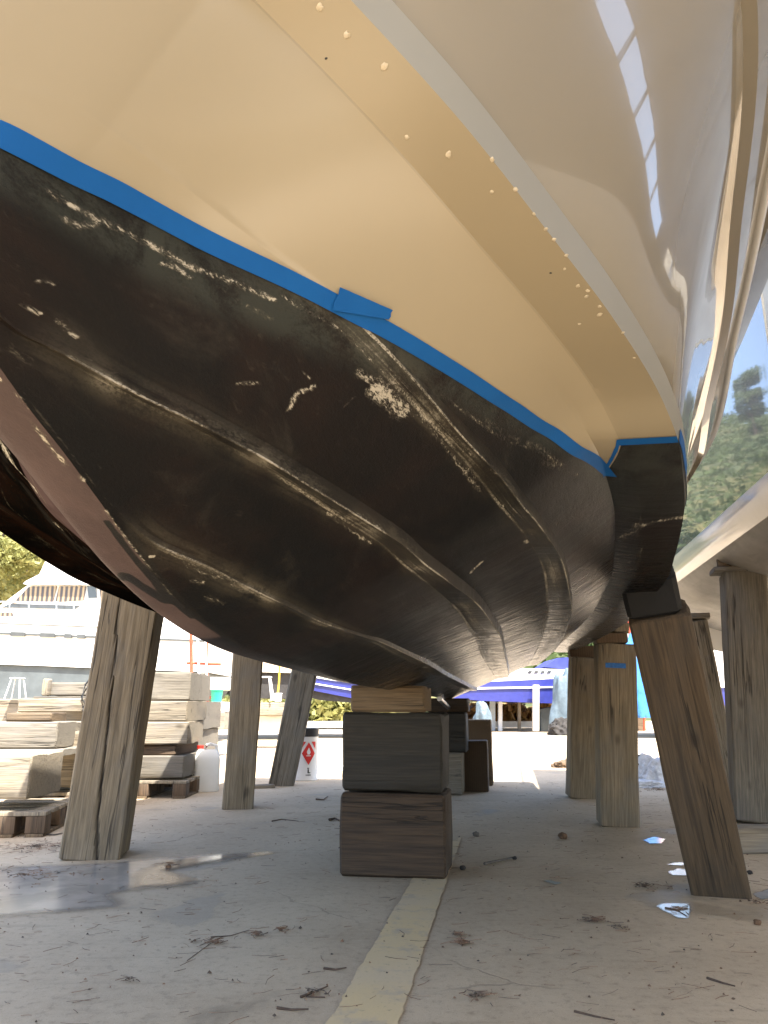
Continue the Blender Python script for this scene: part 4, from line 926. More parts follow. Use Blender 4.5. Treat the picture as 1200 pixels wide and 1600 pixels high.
def nb_rows(zs_dp, mat, name, sa=-9, sb=99):
    vs, fs = [], []; m = len(zs_dp); NS = [s for s in NSA if sa < s < sb]; NS = ([sa] if sa > -9 else []) + NS + ([sb] if sb < 99 else [])
    for s in NS:
        for dz, dp_ in zs_dp: vs.append((float(npl(s)) + dp_, float(s), dz if dz > 1 else float(zsh(s)) + dz))
    for i in range(len(NS) - 1):
        for j in range(m - 1): fs.append((i * m + j, i * m + j + 1, (i + 1) * m + j + 1, (i + 1) * m + j))
    return mesh_obj(name, vs, fs, mat, nb, 25)
WN = 1.93
nb_rows([(WN + .19, 0.0), (2.6, -.015), (3.0, -.02), (3.35, -.02)], M['gloss'], 'topsides', 4.3, 9.2)
nb_rows([(WN + .19, 0.0), (.0, -.012)], M['bow_grey'], 'bow_topsides', -3.2, 4.3)
for a_, b_ in ((1.0, 2.24), (2.40, 2.95), (2.96, 4.28)): nb_rows([(.065, -.012), (3.2, -.015), (3.3, -.01), (4.12, -.0), (4.12, .012), (.065, .0)], M['canvas'], 'canvas_dodger', a_, b_)  # added screens out of frame: block sun, leave a gap of sky to reflect
for a_, b_ in ((-.2, .995), (2.245, 2.395)): nb_rows([(-.01, -.012), (3.3, -.01), (4.12, -.0), (4.12, .012), (-.01, .0)], M['canvas'], 'canvas_dodger', a_, b_)
nb_rows([(WN, .075), (WN + .06, .04), (WN + .12, .012), (WN + .19, -.003)], M['stripe_white'], 'boot_stripe')
nb_rows([(WN, .072), (1.88, .12), (1.82, .25), (1.73, .5), (1.56, 1.0), (1.36, 1.5), (1.16, 2.0), (1.30, 2.6), (1.45, 3.1), (1.93, 3.55), (2.10, 3.6)], M['scuffed'], 'hull_bottom')
nb_rows([(3.35, -.03), (3.42, -.05), (3.45, .0), (3.44, .35), (3.43, 3.6), (2.10, 3.61)], M['white_paint'], 'deck', 4.3, 9.2)
nb_rows([(-.005, -.015), (-.025, .03), (-.03, .3), (-.03, 3.6)], M['white_paint'], 'foredeck', -3.2, 4.3)
bm = bmesh.new(); bm_prism(bm, [(2.12, WN), (2.45, 1.5), (4.0, 1.15), (5.6, WN), (5.7, 3.4), (2.1, 3.4)], 9.18, 9.2); fix(bm); bm_obj('transom', bm, M['white_paint'], nb)
bm = bmesh.new(); bm_prism(bm, [(2.45, 2.55), (5.2, 2.55), (5.0, 5.4), (2.6, 5.4)], -2.6, 1.0); fix(bm); bm_obj('deckhouse', bm, M['white_paint'], nb)  # unseen superstructure, placed and raised to keep sun off the slab
bm = bmesh.new(); bm_box(bm, 2.30, 5.4, -2.8, 1.2, 5.40, 5.52, .02); bm_obj('upper_deck', bm, M['white_paint'], nb)  # unseen overhang added to widen the shade on the slab
for i in range(20):  # forward ones added in the gap as rungs across the reflected strip
    s = 1.05 + i * .245 if i < 13 else 4.4 + (i - 13) * .75; za, zb_ = (float(zsh(s)) - .03, 4.12) if i < 13 else (3.43, 4.05); bm = bmesh.new(); bm_tube(bm, [(float(npl(s)) + .03, s, za), (float(npl(s)) + .03, s, zb_)], .014, 8); fix(bm); bm_obj('stanchion', bm, M['steel'], nb, 60)
bm = bmesh.new(); bm_tube(bm, [(float(npl(s)) + .03, float(s), 4.05) for s in NSA if s > 4.4], .016, 8); bm_tube(bm, [(float(npl(s)) + .03, float(s), 3.74) for s in NSA if s > 4.4], .007, 6); fix(bm); bm_obj('guard_rail', bm, M['steel'], nb, 60)

bm = bmesh.new(); bm_box(bm, 2.18, 3.05, .9, 4.35, 4.12, 4.15, .005); bm_obj('awning', bm, M['canvas'], nb)  # unseen roof added to stop sun leaking through the gap

# ------------------------------------------------------------------ left background: yacht, hulls, stacks of timber
def panel_obj(name, pix, Y, depth, mat, parent=None, bevel=0.0):
    """a solid whose front outline was seen at these pixels, standing at distance Y and going back by depth"""
    P = [atY(x, y, Y) for x, y in pix]; bm = bmesh.new()
    a = [bm.verts.new(p) for p in P]; b = [bm.verts.new(p + Vector((0, depth, 0))) for p in P]; n = len(P)
    bm.faces.new(a); bm.faces.new(b[::-1])
    for i in range(n): bm.faces.new((a[(i + 1) % n], a[i], b[i], b[(i + 1) % n]))
    fix(bm)
    if bevel: bmesh.ops.bevel(bm, geom=bm.edges[:], offset=bevel, segments=2, affect='EDGES')
    c = Vector(parent.location) if parent else sum(P, Vector()) / n
    for v in bm.verts: v.co -= c
    o = bm_obj(name, bm, mat, parent)
    if not parent: o.location = c
    return o
YY = 15.0
ya = empty('cabin_cruiser', atY(100, 1090, YY) * Vector((1, 1, 0))); ya.location.z = 0
tag(ya, 'white cabin cruiser with curtained windows standing behind the left timber stacks', 'cabin cruiser')
panel_obj('hull', [(-420, 955), (-200, 962), (0, 973), (160, 979), (325, 984), (322, 1050), (200, 1046), (60, 1040), (-200, 1032), (-420, 1025)], YY, 3.6, M['white_paint'], ya)
panel_obj('hull_bottom', [(-420, 1026), (-200, 1033), (60, 1041), (200, 1047), (318, 1051), (290, 1092), (120, 1096), (-200, 1096), (-420, 1090)], YY + .06, 3.4, M['grey_bottom'], ya)
panel_obj('coaming', [(-420, 948), (0, 950), (40, 943), (170, 945), (325, 962), (325, 984), (160, 979), (0, 973), (-420, 955)], YY + .25, 3.0, M['white_paint'], ya)
panel_obj('deckhouse', [(-5, 950), (45, 913), (155, 913), (215, 918), (215, 953), (165, 946)], YY + .35, 2.6, M['white_paint'], ya)
panel_obj('roof', [(36, 912), (40, 908), (66, 895), (150, 899), (185, 905), (230, 914), (225, 918), (150, 914)], YY + .2, 2.9, M['white_paint'], ya)
panel_obj('flybridge', [(62, 896), (70, 879), (74, 874), (95, 876), (130, 885), (150, 899)], YY + .6, 2.0, M['white_paint'], ya)
panel_obj('rail_strip', [(-420, 986), (0, 988), (160, 994), (322, 1000), (322, 1003), (160, 997), (0, 991), (-420, 989)], YY - .03, .05, M['dim_trim'], ya)
panel_obj('deck_line', [(-420, 970), (0, 973), (160, 979), (160, 980.5), (0, 974.5), (-420, 971.5)], YY - .02, .03, M['dim_trim'], ya)
for a, b in ((16, 38), (62, 85), (100, 111), (120, 132)):
    y = 988.5 + a * .035; panel_obj('portlight', [(a, y - 2), (b, y - 1.5), (b, y + 5), (a, y + 4.5)], YY - .06, .05, M['dim_trim'], ya)
for q in ([(18, 943), (45, 917), (44, 940)], [(47, 916), (88, 916), (82, 940), (45, 940)], [(92, 916), (134, 916), (130, 938), (86, 941)], [(155, 917), (172, 918), (170, 943), (158, 942)]):
    w_ = panel_obj('window', [(x, y) for x, y in q], YY + .31, .06, M['curtain'], ya)
panel_obj('window', [(136, 915), (149, 915), (151, 934), (138, 935)], YY + .31, .06, M['dark_glass'], ya)
panel_obj('window', [(2, 949), (16, 943), (124, 946), (116, 952)], YY + .2, .06, M['dark_glass'], ya)
panel_obj('window', [(-20, 957), (18, 957), (20, 963), (-20, 963)], YY - .03, .05, M['curtain'], ya)
bm = bmesh.new(); o_ = Vector(ya.location); bm_tube(bm, [atY(-300, 938, YY) - o_, atY(0, 940, YY) - o_, atY(130, 943, YY) - o_], .02, 6); bm_tube(bm, [atY(77, 876, YY + 1) - o_, atY(77, 868, YY + 1) - o_], .04, 6)
for x in (15, 45, 88, 115, -40, -100): bm_tube(bm, [atY(x, 940, YY) - o_, atY(x, 952, YY) - o_], .015, 6)
fix(bm); bm_obj('guard_rail', bm, M['steel'], ya, 60)
# second hull with beige topsides behind the slim prop
yb = empty('beige_boat', atY(400, 1090, 19) * Vector((1, 1, 0))); tag(yb, 'beige hulled boat with dark bottom behind the slim left prop', 'boat')
panel_obj('hull', [(333, 1010), (336, 1006), (480, 1012), (480, 1049), (400, 1047), (334, 1042)], 19, 3, M['beige_paint'], yb)
panel_obj('hull_bottom', [(334, 1048), (480, 1052), (470, 1092), (380, 1090), (338, 1080)], 19.1, 2.8, M['black_bottom'], yb)
panel_obj('boot_stripe', [(334, 1042), (480, 1049), (480, 1052), (334, 1048)], 18.97, 2.9, M['offwhite'], yb)
# gantry of rusty scaffolding with a ladder
sf = empty('scaffold_tower', atY(335, 1100, 14) * Vector((1, 1, 0))); tag(sf, 'rusty scaffold tower with white ladder right of the cabin cruiser', 'scaffold')
o_ = Vector(sf.location)
for x in (298, 322):
    bm = bmesh.new(); bm_tube(bm, [atY(x, 960, 14) - o_, atY(x + 2, 1100, 14) - o_], .03, 8); fix(bm); bm_obj('upright', bm, M['rust'], sf, 60)
for y in (1036, 1064, 1088):
    bm = bmesh.new(); bm_tube(bm, [atY(292, y, 14) - o_, atY(345, y + 2, 14) - o_], .025, 8); fix(bm); bm_obj('crossbar', bm, M['rust'], sf, 60)
bm = bmesh.new()
for x in (309, 321): bm_tube(bm, [atY(x, 1000, 13.9) - o_, atY(x + 3, 1082, 13.9) - o_], .02, 6)
for k_ in range(9): bm_tube(bm, [atY(309, 1006 + k_ * 9, 13.9) - o_, atY(322, 1006 + k_ * 9, 13.9) - o_], .014, 6)
fix(bm); bm_obj('ladder', bm, M['white_plastic'], sf, 60)

# stacks of timber
def blk(label, x0, x1, yt, yb, Y, depth, mat, yaw=0.0, grain='x', group='timber blocks stacked at the left'):
    a, b = atY(x0, yb, Y), atY(x1, yb, Y); zt = atY((x0 + x1) / 2, yt, Y).z
    return beam('timber_block', label, ((a.x + b.x) / 2, Y + depth / 2, a.z), (b.x - a.x, depth, zt - a.z), yaw + rng.uniform(-.07, .07), mat, 'timber block', group, grain, bev=.012, rough=.007)
def pallet(label, x0, x1, Y, depth, yaw=0.0, zc=0.15):
    a, b = onz(x0, 1250), onz(x1, 1250); xa, xb = atY(x0, 1240, Y).x, atY(x1, 1240, Y).x
    r = empty('pallet', ((xa + xb) / 2, Y + depth / 2, 0), yaw); tag(r, label, 'pallet', 'pallets under the timber stacks'); w_ = (xb - xa) / 2; d_ = depth / 2
    for i in range(5):
        y = -d_ + .06 + i * (depth - .12) / 4; obj_box('deck_board', -w_, w_, y - .055, y + .055, zc - .024, zc, M['wood_pale'], r, .003)
    for x in (-w_ + .06, 0, w_ - .06):
        for y in (-d_ + .07, 0, d_ - .07): obj_box('foot_block', x - .06, x + .06, y - .065, y + .065, .022, zc - .026, M['wood_brown'], r, .004)
        obj_box('bottom_board', x - .055, x + .055, -d_, d_, 0, .02, M['wood_cap'], r, .003)
    return r
pallet('pallet under the tall stack of grey beams behind the cracked prop', 150, 290, 7.25, .95)
blk('dark sawn beam end lowest on the tall stack beside the jerrycan', 214, 284, 1181, 1216, 7.3, .8, M['wood_grey'])
blk('thin dark board between the two lower beams of the tall stack', 160, 276, 1164, 1180, 7.36, .8, M['wood_brown'])
blk('pale beam with a blue smear third up the tall stack', 150, 288, 1128, 1163.5, 7.3, .8, M['wood_pale'])
blk('pale beam second from the top of the tall stack', 150, 290, 1095, 1127.5, 7.32, .85, M['wood_pale'])
blk('broad grey block on top of the tall stack', 150, 295, 1050, 1094.5, 7.5, .9, M['wood_grey'])
blk('upper grey block of the column behind the tall stack', 240, 315, 1096, 1140, 8.4, .9, M['wood_grey'])
blk('middle grey block of the column behind the tall stack', 240, 309, 1140.5, 1186, 8.4, .9, M['wood_grey'])
blk('lowest grey block of the column behind the tall stack', 240, 302, 1186.5, 1228, 8.4, .9, M['wood_grey'])
pallet('pallet lying in front at the far left edge under a square block', -60, 60, 5.15, .8, .12)
blk('square block with a pale split face on the front left pallet', -70, 44, 1180, 1249, 5.2, .5, M['wood_pale'])
pallet('pallet under the sunlit block left of the cracked prop', 30, 125, 6.3, .8)
blk('large sunlit pale block left of the cracked prop', 62, 160, 1172, 1231, 6.35, .6, M['wood_pale'])
blk('small grey block leaning beside the square block', 38, 66, 1208, 1243, 5.9, .3, M['wood_grey'])
blk('long grey plank under the grey beam at far left', -60, 95, 1171, 1182, 5.9, .5, M['wood_grey'])
blk('thick grey beam lying across the far left stack', -60, 84, 1128, 1170, 5.95, .4, M['wood_grey'])
blk('yellowish short block behind the thick grey beam', 84, 150, 1143, 1170, 6.6, .4, M['wood_pale'])
blk('small grey block behind the thick grey beam', 88, 114, 1128, 1142.5, 6.6, .3, M['wood_grey'])
blk('reddish plank on top of the thick grey beam', 8, 80, 1114, 1127, 6.2, .3, M['wood_cap'])
blk('weathered pale board bundle at the upper left stack', 25, 125, 1091, 1113, 6.9, .4, M['wood_pale'])
blk('grey block on the table of the upper left stack', 72, 150, 1066, 1087, 7.6, .5, M['wood_grey'])
blk('upright yellowish stub at the left end of the table', 64, 73, 1060, 1088, 7.5, .1, M['wood_pale'], grain='y')
blk('thin dark table board across the upper left stack', 52, 150, 1088, 1091, 7.4, .6, M['wood_grey'])
blk('big base block hidden in the shade of the far left stacks', -60, 130, 1150, 1243, 7.9, .8, M['wood_grey'])
blk('second base block under the upper left stack', -40, 150, 1092, 1149, 7.95, .8, M['wood_pale'])

def stand(px, y0, y1, Y, label):
    r = empty('boat_stand', atY(px, y1, Y)); tag(r, label, 'stand'); s_ = (atY(px, y0, Y) - atY(px, y1, Y)).z; w_ = s_ * .36
    for sx in (-1, 1):
        for sy in (-1, 1):
            bm = bmesh.new(); bm_tube(bm, [(sx * w_, sy * w_, 0), (sx * w_ * .55, sy * w_ * .55, s_ * .96)], s_ * .035, 8); fix(bm); bm_obj('leg', bm, M['white_plastic'], r, 60)
    obj_box('top_plate', -w_ * .75, w_ * .75, -w_ * .75, w_ * .75, s_ * .95, s_, M['white_plastic'], r)
    return r
stand(24, 1059, 1092, 7.8, 'white metal trestle on the far left timber stack')
stand(413, 1057, 1094, 15.5, 'white metal trestle behind the slim left prop')

bm = bmesh.new(); bm_tube(bm, [atY(148, 1052, 7.0), atY(133, 1070, 6.95), atY(128, 1090, 6.9), atY(134, 1104, 6.9), atY(142, 1092, 6.92), atY(136, 1074, 6.95), atY(128, 1088, 6.98), atY(131, 1112, 6.9)], .008, 6); fix(bm); o = bm_obj('cable', bm, M['black_ink'], None, 60); tag(o, 'black cable looped over the left timber stack beside the cracked prop', 'cable')
# jerrycan
jr = empty('jerrycan', onz(320, 1236), .35); tag(jr, 'white plastic jerrycan with red cap on the slab beside the tall stack', 'jerrycan')
bm = bmesh.new(); secs = [(0, .94), (.012, 1), (.29, 1), (.33, .93), (.375, .62), (.385, .55)]; rings = []
for z, k_ in secs:
    ring = []
    for i in range(28):
        a = 2 * math.pi * i / 28; ex = .35; cx = math.copysign(abs(math.cos(a)) ** ex, math.cos(a)) * .125 * (k_ if z < .3 else .35 + .65 * k_); cy_ = math.copysign(abs(math.sin(a)) ** ex, math.sin(a)) * .105 * k_
        ring.append(bm.verts.new((cx, cy_, z)))
    rings.append(ring)
for a, b in zip(rings[:-1], rings[1:]):
    for i in range(28): bm.faces.new((a[i], a[(i + 1) % 28], b[(i + 1) % 28], b[i]))
bm.faces.new(rings[0][::-1]); bm.faces.new(rings[-1]); fix(bm); bm_obj('body', bm, M['white_plastic'], jr, 50)
bm = bmesh.new(); bm_tube(bm, [(-.02, 0, .375), (-.005, 0, .425), (.03, 0, .437), (.09, 0, .42), (.108, 0, .33)], .016, 10); fix(bm); bm_obj('handle', bm, M['white_plastic'], jr, 60)
bm = bmesh.new(); bm_tube(bm, [(-.065, 0, .365), (-.065, 0, .40)], .028, 14); fix(bm); bm_obj('neck', bm, M['white_plastic'], jr, 50)
bm = bmesh.new(); bm_tube(bm, [(-.065, 0, .395), (-.065, 0, .425)], .034, 16); fix(bm); bm_obj('cap', bm, M['red_plastic'], jr, 50)
# drum with flammable label
P = onz(478, 1219); dr = empty('paint_drum', P); tag(dr, 'white drum with red flame diamond label behind the leaning grey prop', 'drum')
R_ = .128; H_ = .56
bm = bmesh.new(); bm_tube(bm, [(0, 0, 0), (0, 0, .012), (0, 0, .02), (0, 0, H_ * .82), (0, 0, H_ * .835)], [R_, R_ * 1.03, R_, R_, R_ * 1.02], 40); fix(bm); bm_obj('body', bm, M['white_plastic'], dr, 40)
bm = bmesh.new(); bm_tube(bm, [(0, 0, H_ * .836), (0, 0, H_ * .99), (0, 0, H_)], [R_ * 1.03, R_ * 1.05, R_ * .95], 40); fix(bm); bm_obj('lid', bm, M['black_ink'], dr, 40)
def on_drum(name, poly, mat, off, cen):
    """flat outline (angle offset in metres, height) wrapped round the drum"""
    bm = bmesh.new(); vs = []
    for x, z in poly:
        a = (x + cen) / R_ - math.pi / 2; vs.append(bm.verts.new((math.cos(a) * (R_ + off), math.sin(a) * (R_ + off), z)))
    f_ = bm.faces.new(vs); bmesh.ops.triangulate(bm, faces=[f_]); fix(bm)
    return bm_obj(name, bm, mat, dr)
def dens(poly, n=8):
    out = []
    for (a, b), (c, d) in zip(poly, poly[1:] + poly[:1]):
        for i in range(n): t = i / n; out.append((a + (c - a) * t, b + (d - b) * t))
    return out
on_drum('red_diamond', dens([(0, .17), (.075, .29), (0, .41), (-.075, .29)]), M['red_ink'], .003, .035)
on_drum('red_corner', dens([(.03, .415), (.085, .33), (.085, .415)]), M['red_ink'], .0025, .035)
on_drum('red_corner', dens([(-.03, .415), (-.085, .415), (-.085, .33)]), M['red_ink'], .0025, .035)
on_drum('flame', dens([(-.012, .28), (.012, .28), (.022, .305), (.008, .335), (.002, .355), (-.008, .33), (-.02, .31)], 3), M['white_ink'], .005, .035)
on_drum('flame_base', dens([(-.025, .262), (.025, .262), (.025, .27), (-.025, .27)], 3), M['white_ink'], .005, .035)
for poly in ([(-.008, .085), (.006, .085), (.006, .125), (-.008, .125)], [(-.028, .06), (.03, .06), (.03, .068), (-.028, .068)], [(.006, .083), (.024, .083), (.024, .092), (.006, .092)], [(-.012, .13), (.008, .13), (.008, .14), (-.012, .14)]):
    on_drum('printed_mark', dens(poly, 3), M['black_ink'], .003, .035)
# rags and board by the drum
def heap(name, label, px, py, Y, w_, h_, mat, cat, seed):
    bm = bmesh.new(); bmesh.ops.create_icosphere(bm, subdivisions=5, radius=1.0)
    for v in bm.verts:
        n = v.co.copy(); k_ = 1 + .35 * mnoise.noise(n * 1.4 + Vector((seed, 0, 0))) + (.05 if cat == 'tarpaulin' or cat == 'fender' else .22) * mnoise.noise(Vector((n.x * 4, n.y * 4, n.z * (1.2 if cat == 'tarpaulin' else 4))) + Vector((seed, 3, 0))) + (.015 if cat in ('tarpaulin', 'fender') else .10) * mnoise.noise(n * 11)
        v.co = Vector((n.x * w_ * k_, n.y * w_ * .7 * k_, max(0, n.z * h_ * k_ * 1.1 + h_ * .25)))
    o = bm_obj(name, bm, mat, None, 70); o.location = atY(px, py, Y) * Vector((1, 1, 0)); tag(o, label, cat); return o
heap('rag', 'crumpled white rag on the slab right of the drum', 500, 1208, 9.6, .12, .07, M['plastic_bag'], 'rag', 1)
heap('rag', 'flat dusty rag against the front keel stack in the distance', 530, 1205, 10.4, .22, .05, M['offwhite'], 'rag', 2)
beam('timber_offcut', 'thin flat offcut at the foot of the leaning grey prop', onz(408, 1231), (.26, .14, .03), .35, M['wood_pale'], 'timber')
# bucket and tub
def bucket(px, y0, y1, Y, mat, label, zb=None):
    b = atY(px, y1, Y); h_ = atY(px, y0, Y).z - b.z; r = empty('bucket', b); tag(r, label, 'bucket'); r_ = h_ * .52
    bm = bmesh.new(); bm_tube(bm, [(0, 0, 0), (0, 0, h_)], [r_ * .82, r_], 24); fix(bm); bm_obj('body', bm, mat, r, 40)
    bm = bmesh.new(); bm_tube(bm, [(0, 0, h_ * .93), (0, 0, h_ * .99)], [r_ * 1.07, r_ * 1.07], 24); fix(bm); bm_obj('rim', bm, mat, r, 40); return r
bucket(338, 1078, 1097, 13, M['green_plastic'], 'green plastic bucket on pale blocks beyond the tall stack')
blk('white crate below the green bucket', 322, 353, 1097, 1112, 12.9, .5, M['white_plastic'], group=None)
blk('pale carton standing behind the green bucket', 325, 356, 1058, 1078, 13.6, .4, M['offwhite'], group=None)
blk('low heap of pale rubble blocks beyond the jerrycan', 312, 352, 1112, 1140, 12.9, .7, M['wood_grey'], group=None)
bucket(434, 1083, 1096, 14, M['white_plastic'], 'white bucket hanging on a yellow rope behind the slim prop')
bm = bmesh.new(); bm_tube(bm, [atY(437, 1035, 14), atY(436, 1065, 14), atY(434, 1084, 14)], .018, 6); fix(bm); o = bm_obj('rope', bm, M['yellow_rope'], None, 60); tag(o, 'yellow rope hanging down to the white bucket', 'rope')
blk('rows of pale blocks on a trestle far behind the slim prop', 396, 450, 1098, 1118, 15.4, .6, M['wood_pale'], group=None)
blk('low white kerb block below the trestle far behind', 396, 455, 1118, 1142, 15.6, .6, M['offwhite'], group=None)

# ------------------------------------------------------------------ far boats
bl = empty('blue_boat', atY(540, 1140, 20) * Vector((1, 1, 0))); tag(bl, 'blue hulled boat seen between the leaning prop and the front keel stack', 'boat')
panel_obj('hull', [(440, 1045), (490, 1057), (600, 1075), (600, 1096), (550, 1091), (494, 1080), (440, 1066)], 20, 3, M['navy'], bl)
panel_obj('sheer_line', [(440, 1042), (490, 1055), (600, 1073), (600, 1076), (490, 1058.5), (440, 1046)], 19.97, 3, M['white_paint'], bl)
panel_obj('boot_stripe', [(440, 1056), (490, 1067), (600, 1085), (600, 1087), (490, 1069), (440, 1058)], 19.96, .05, M['white_paint'], bl)
panel_obj('hull_bottom', [(470, 1074), (494, 1080), (550, 1091), (600, 1097), (560, 1099), (500, 1094), (478, 1088)], 20.1, 2.6, M['black_bottom'], bl)
nv = empty('navy_cruiser', atY(820, 1142, 25) * Vector((1, 1, 0))); tag(nv, 'navy hulled cruiser with white cabin and blue canopy far behind the stern', 'boat')
panel_obj('hull', [(690, 1076), (745, 1066), (893, 1060), (905, 1063), (893, 1096), (860, 1099), (752, 1095), (700, 1090)], 25, 3.6, M['navy'], nv)
panel_obj('rub_strake', [(690, 1079), (745, 1074), (893, 1072), (893, 1074), (745, 1077), (690, 1082)], 24.95, .06, M['white_paint'], nv)
panel_obj('cabin', [(700, 1062), (796, 1056), (812, 1044), (890, 1046), (900, 1059), (745, 1066), (690, 1076)], 25.3, 2.8, M['white_paint'], nv)
for x in (826, 836, 846, 856): panel_obj('window', [(x, 1048), (x + 6, 1048), (x + 4, 1052), (x - 2, 1052)], 25.25, .06, M['dark_glass'], nv)
panel_obj('canopy', [(850, 1042), (872, 1028), (905, 1026), (930, 1046), (888, 1046)], 25.6, 2.2, M['navy_canvas'], nv)
GS = 'steel props under the navy cruiser'
for x, w_, mt, lb in ((838, 9, 'offwhite', 'white painted prop in front of the navy cruiser'), (770, 8, 'grey_post', 'grey prop under the bow of the navy cruiser'), (812, 4, 'wood_pale', 'slender pale prop under the middle of the navy cruiser'), (782, 6, 'white_plastic', 'slim white prop next to the grey one under the navy cruiser')):
    yt = 1070 if x == 838 else 1094; o = panel_obj('boat_prop', [(x - w_ / 2, yt), (x + w_ / 2, yt), (x + w_ / 2, 1142), (x - w_ / 2, 1142)], 24.6 if x == 838 else 26, .2, M[mt]); tag(o, lb, 'prop', GS)
o = panel_obj('block_pier', [(845, 1108), (868, 1104), (866, 1143), (846, 1143)], 25.5, .8, M['grey_bottom']); tag(o, 'grey concrete pier under the stern of the navy cruiser', 'pier')
o = heap('tarpaulin', 'grey blue tarpaulin draped beside the sunlit rear prop', 884, 1142, 24.0, .42, 1.35, M['grey_tarp'], 'tarpaulin', 5)
o = heap('scrap_heap', 'dark heap of scrap under the grey tarpaulin', 882, 1142, 22.6, .45, .32, M['dark_blob'], 'heap', 6)
o = heap('scrap_heap', 'reddish heap of litter left of the sunlit rear prop', 884, 1203, 10.8, .16, .07, M['wood_brown'], 'heap', 7)
o = heap('fender', 'grey round fender hanging beside the rear keel stack', 754, 1150, 11.5, .12, .22, M['grey_tarp'], 'fender', 8); o.location.z = .55
# right background
wr = empty('white_boat', atY(1110, 1142, 20) * Vector((1, 1, 0))); tag(wr, 'white boat with a blue bottom band behind the right props', 'boat')
panel_obj('hull', [(985, 1000), (1000, 985), (1320, 975), (1320, 1072), (1000, 1076), (988, 1050)], 20, 3.4, M['white_paint'], wr)
panel_obj('blue_band', [(1000, 1076), (1320, 1073), (1320, 1103), (1010, 1103)], 20.05, 3.2, M['navy'], wr)
panel_obj('hull_bottom', [(1010, 1104), (1320, 1104), (1300, 1118), (1030, 1116)], 20.15, 2.8, M['green_plastic'] if False else M['grey_bottom'], wr)
o = heap('tarpaulin', 'bright blue tarpaulin bundle between the two right props', 998, 1142, 17.5, .34, 1.3, M['blue_tarp'], 'tarpaulin', 11); o.location.z = .55
sf2 = empty('scaffold_tower', atY(1000, 1142, 18) * Vector((1, 1, 0))); tag(sf2, 'red scaffold tower seen between the two right props', 'scaffold'); o_ = Vector(sf2.location)
for x in (984, 1006, 1104):
    bm = bmesh.new(); bm_tube(bm, [atY(x, 940, 18) - o_, atY(x + 1, 1142, 18) - o_], .03, 8); fix(bm); bm_obj('upright', bm, M['rust'], sf2, 60)
for y in (972, 1010, 1118):
    bm = bmesh.new(); bm_tube(bm, [atY(980, y, 18) - o_, atY(1112, y, 18) - o_], .025, 8); fix(bm); bm_obj('crossbar', bm, M['rust'], sf2, 60)
blk('dark trestle under the red scaffold tower', 998, 1010, 1120, 1142, 19, .6, M['wood_brown'], group=None)
heap('plastic_bag', 'clear plastic bag of rubbish behind the leaning right prop', 1022, 1228, 8.6, .19, .20, M['plastic_bag'], 'bag', 12)
heap('plastic_bag', 'flat white plastic sheet on the slab right of the blue-marked prop', 1010, 1235, 8.3, .22, .05, M['plastic_bag'], 'bag', 13)
heap('sandbag', 'dark sandbag heap behind the clear plastic bag', 1003, 1205, 9.8, .24, .16, M['dark_blob'], 'sandbag', 14)
blk('orange brown board standing behind the right-edge prop', 1140, 1150, 1150, 1205, 9.5, .2, M['wood_cap'], group=None, grain='y')
blk('dark low trolley behind the right-edge prop', 1134, 1160, 1208, 1225, 9.0, .5, M['wood_dark'], group=None)

# ------------------------------------------------------------------ walls, hedges, trees, hillside
o = panel_obj('low_wall', [(-500, 1127), (1900, 1127), (1900, 1137), (-500, 1137)], 28, .4, M['offwhite']); o.location.z -= .0; tag(o, 'long low white wall at the far side of the boatyard', 'wall')
def leaf_cloud(n, fn, size, seed):
    r = np.random.default_rng(seed); vs, fs = [], []
    for _ in range(n):
        c = fn(r); a = Vector(r.normal(size=3)).normalized(); b = a.cross(Vector(r.normal(size=3))).normalized(); s_ = size * r.uniform(.5, 1.4); k_ = len(vs)
        c = Vector(c); vs += [c - a * s_ - b * s_ * .5, c + a * s_ - b * s_ * .4, c + a * s_ * .9 + b * s_ * .5, c - a * s_ * .8 + b * s_ * .5]; fs.append((k_, k_ + 1, k_ + 2, k_ + 3))
    return vs, fs
def bush(label, x0, x1, yt, yb, Y, mat, seed, n=700, size=.09):
    a, b = atY(x0, yb, Y), atY(x1, yb, Y); h_ = atY(x0, yt, Y).z - max(0, a.z); w_ = b.x - a.x
    def fn(r):
        x = r.uniform(-.5, .5) * w_; y = r.normal(0, .35); top = h_ * (.75 + .4 * mnoise.noise(Vector((x * 1.3 + seed, 0, 0)))); return (x, y, r.uniform(.0, 1) ** .7 * top)
    vs, fs = leaf_cloud(n, fn, size, seed); o = mesh_obj('hedge', vs, fs, mat); o.location = ((a.x + b.x) / 2, Y, max(0, a.z)); tag(o, label, 'hedge'); return o
bush('yellow green hedge under the blue boat', 440, 620, 1082, 1128, 29, M['leaf_yellow'], 21, 2600, .14)
bush('orange brown dry hedge under the navy cruiser', 690, 870, 1094, 1128, 29, M['leaf_orange'], 22, 2600, .13)
bush('yellow green hedge behind the slim left prop', 330, 440, 1082, 1128, 29, M['leaf_yellow'], 23, 1200, .14)
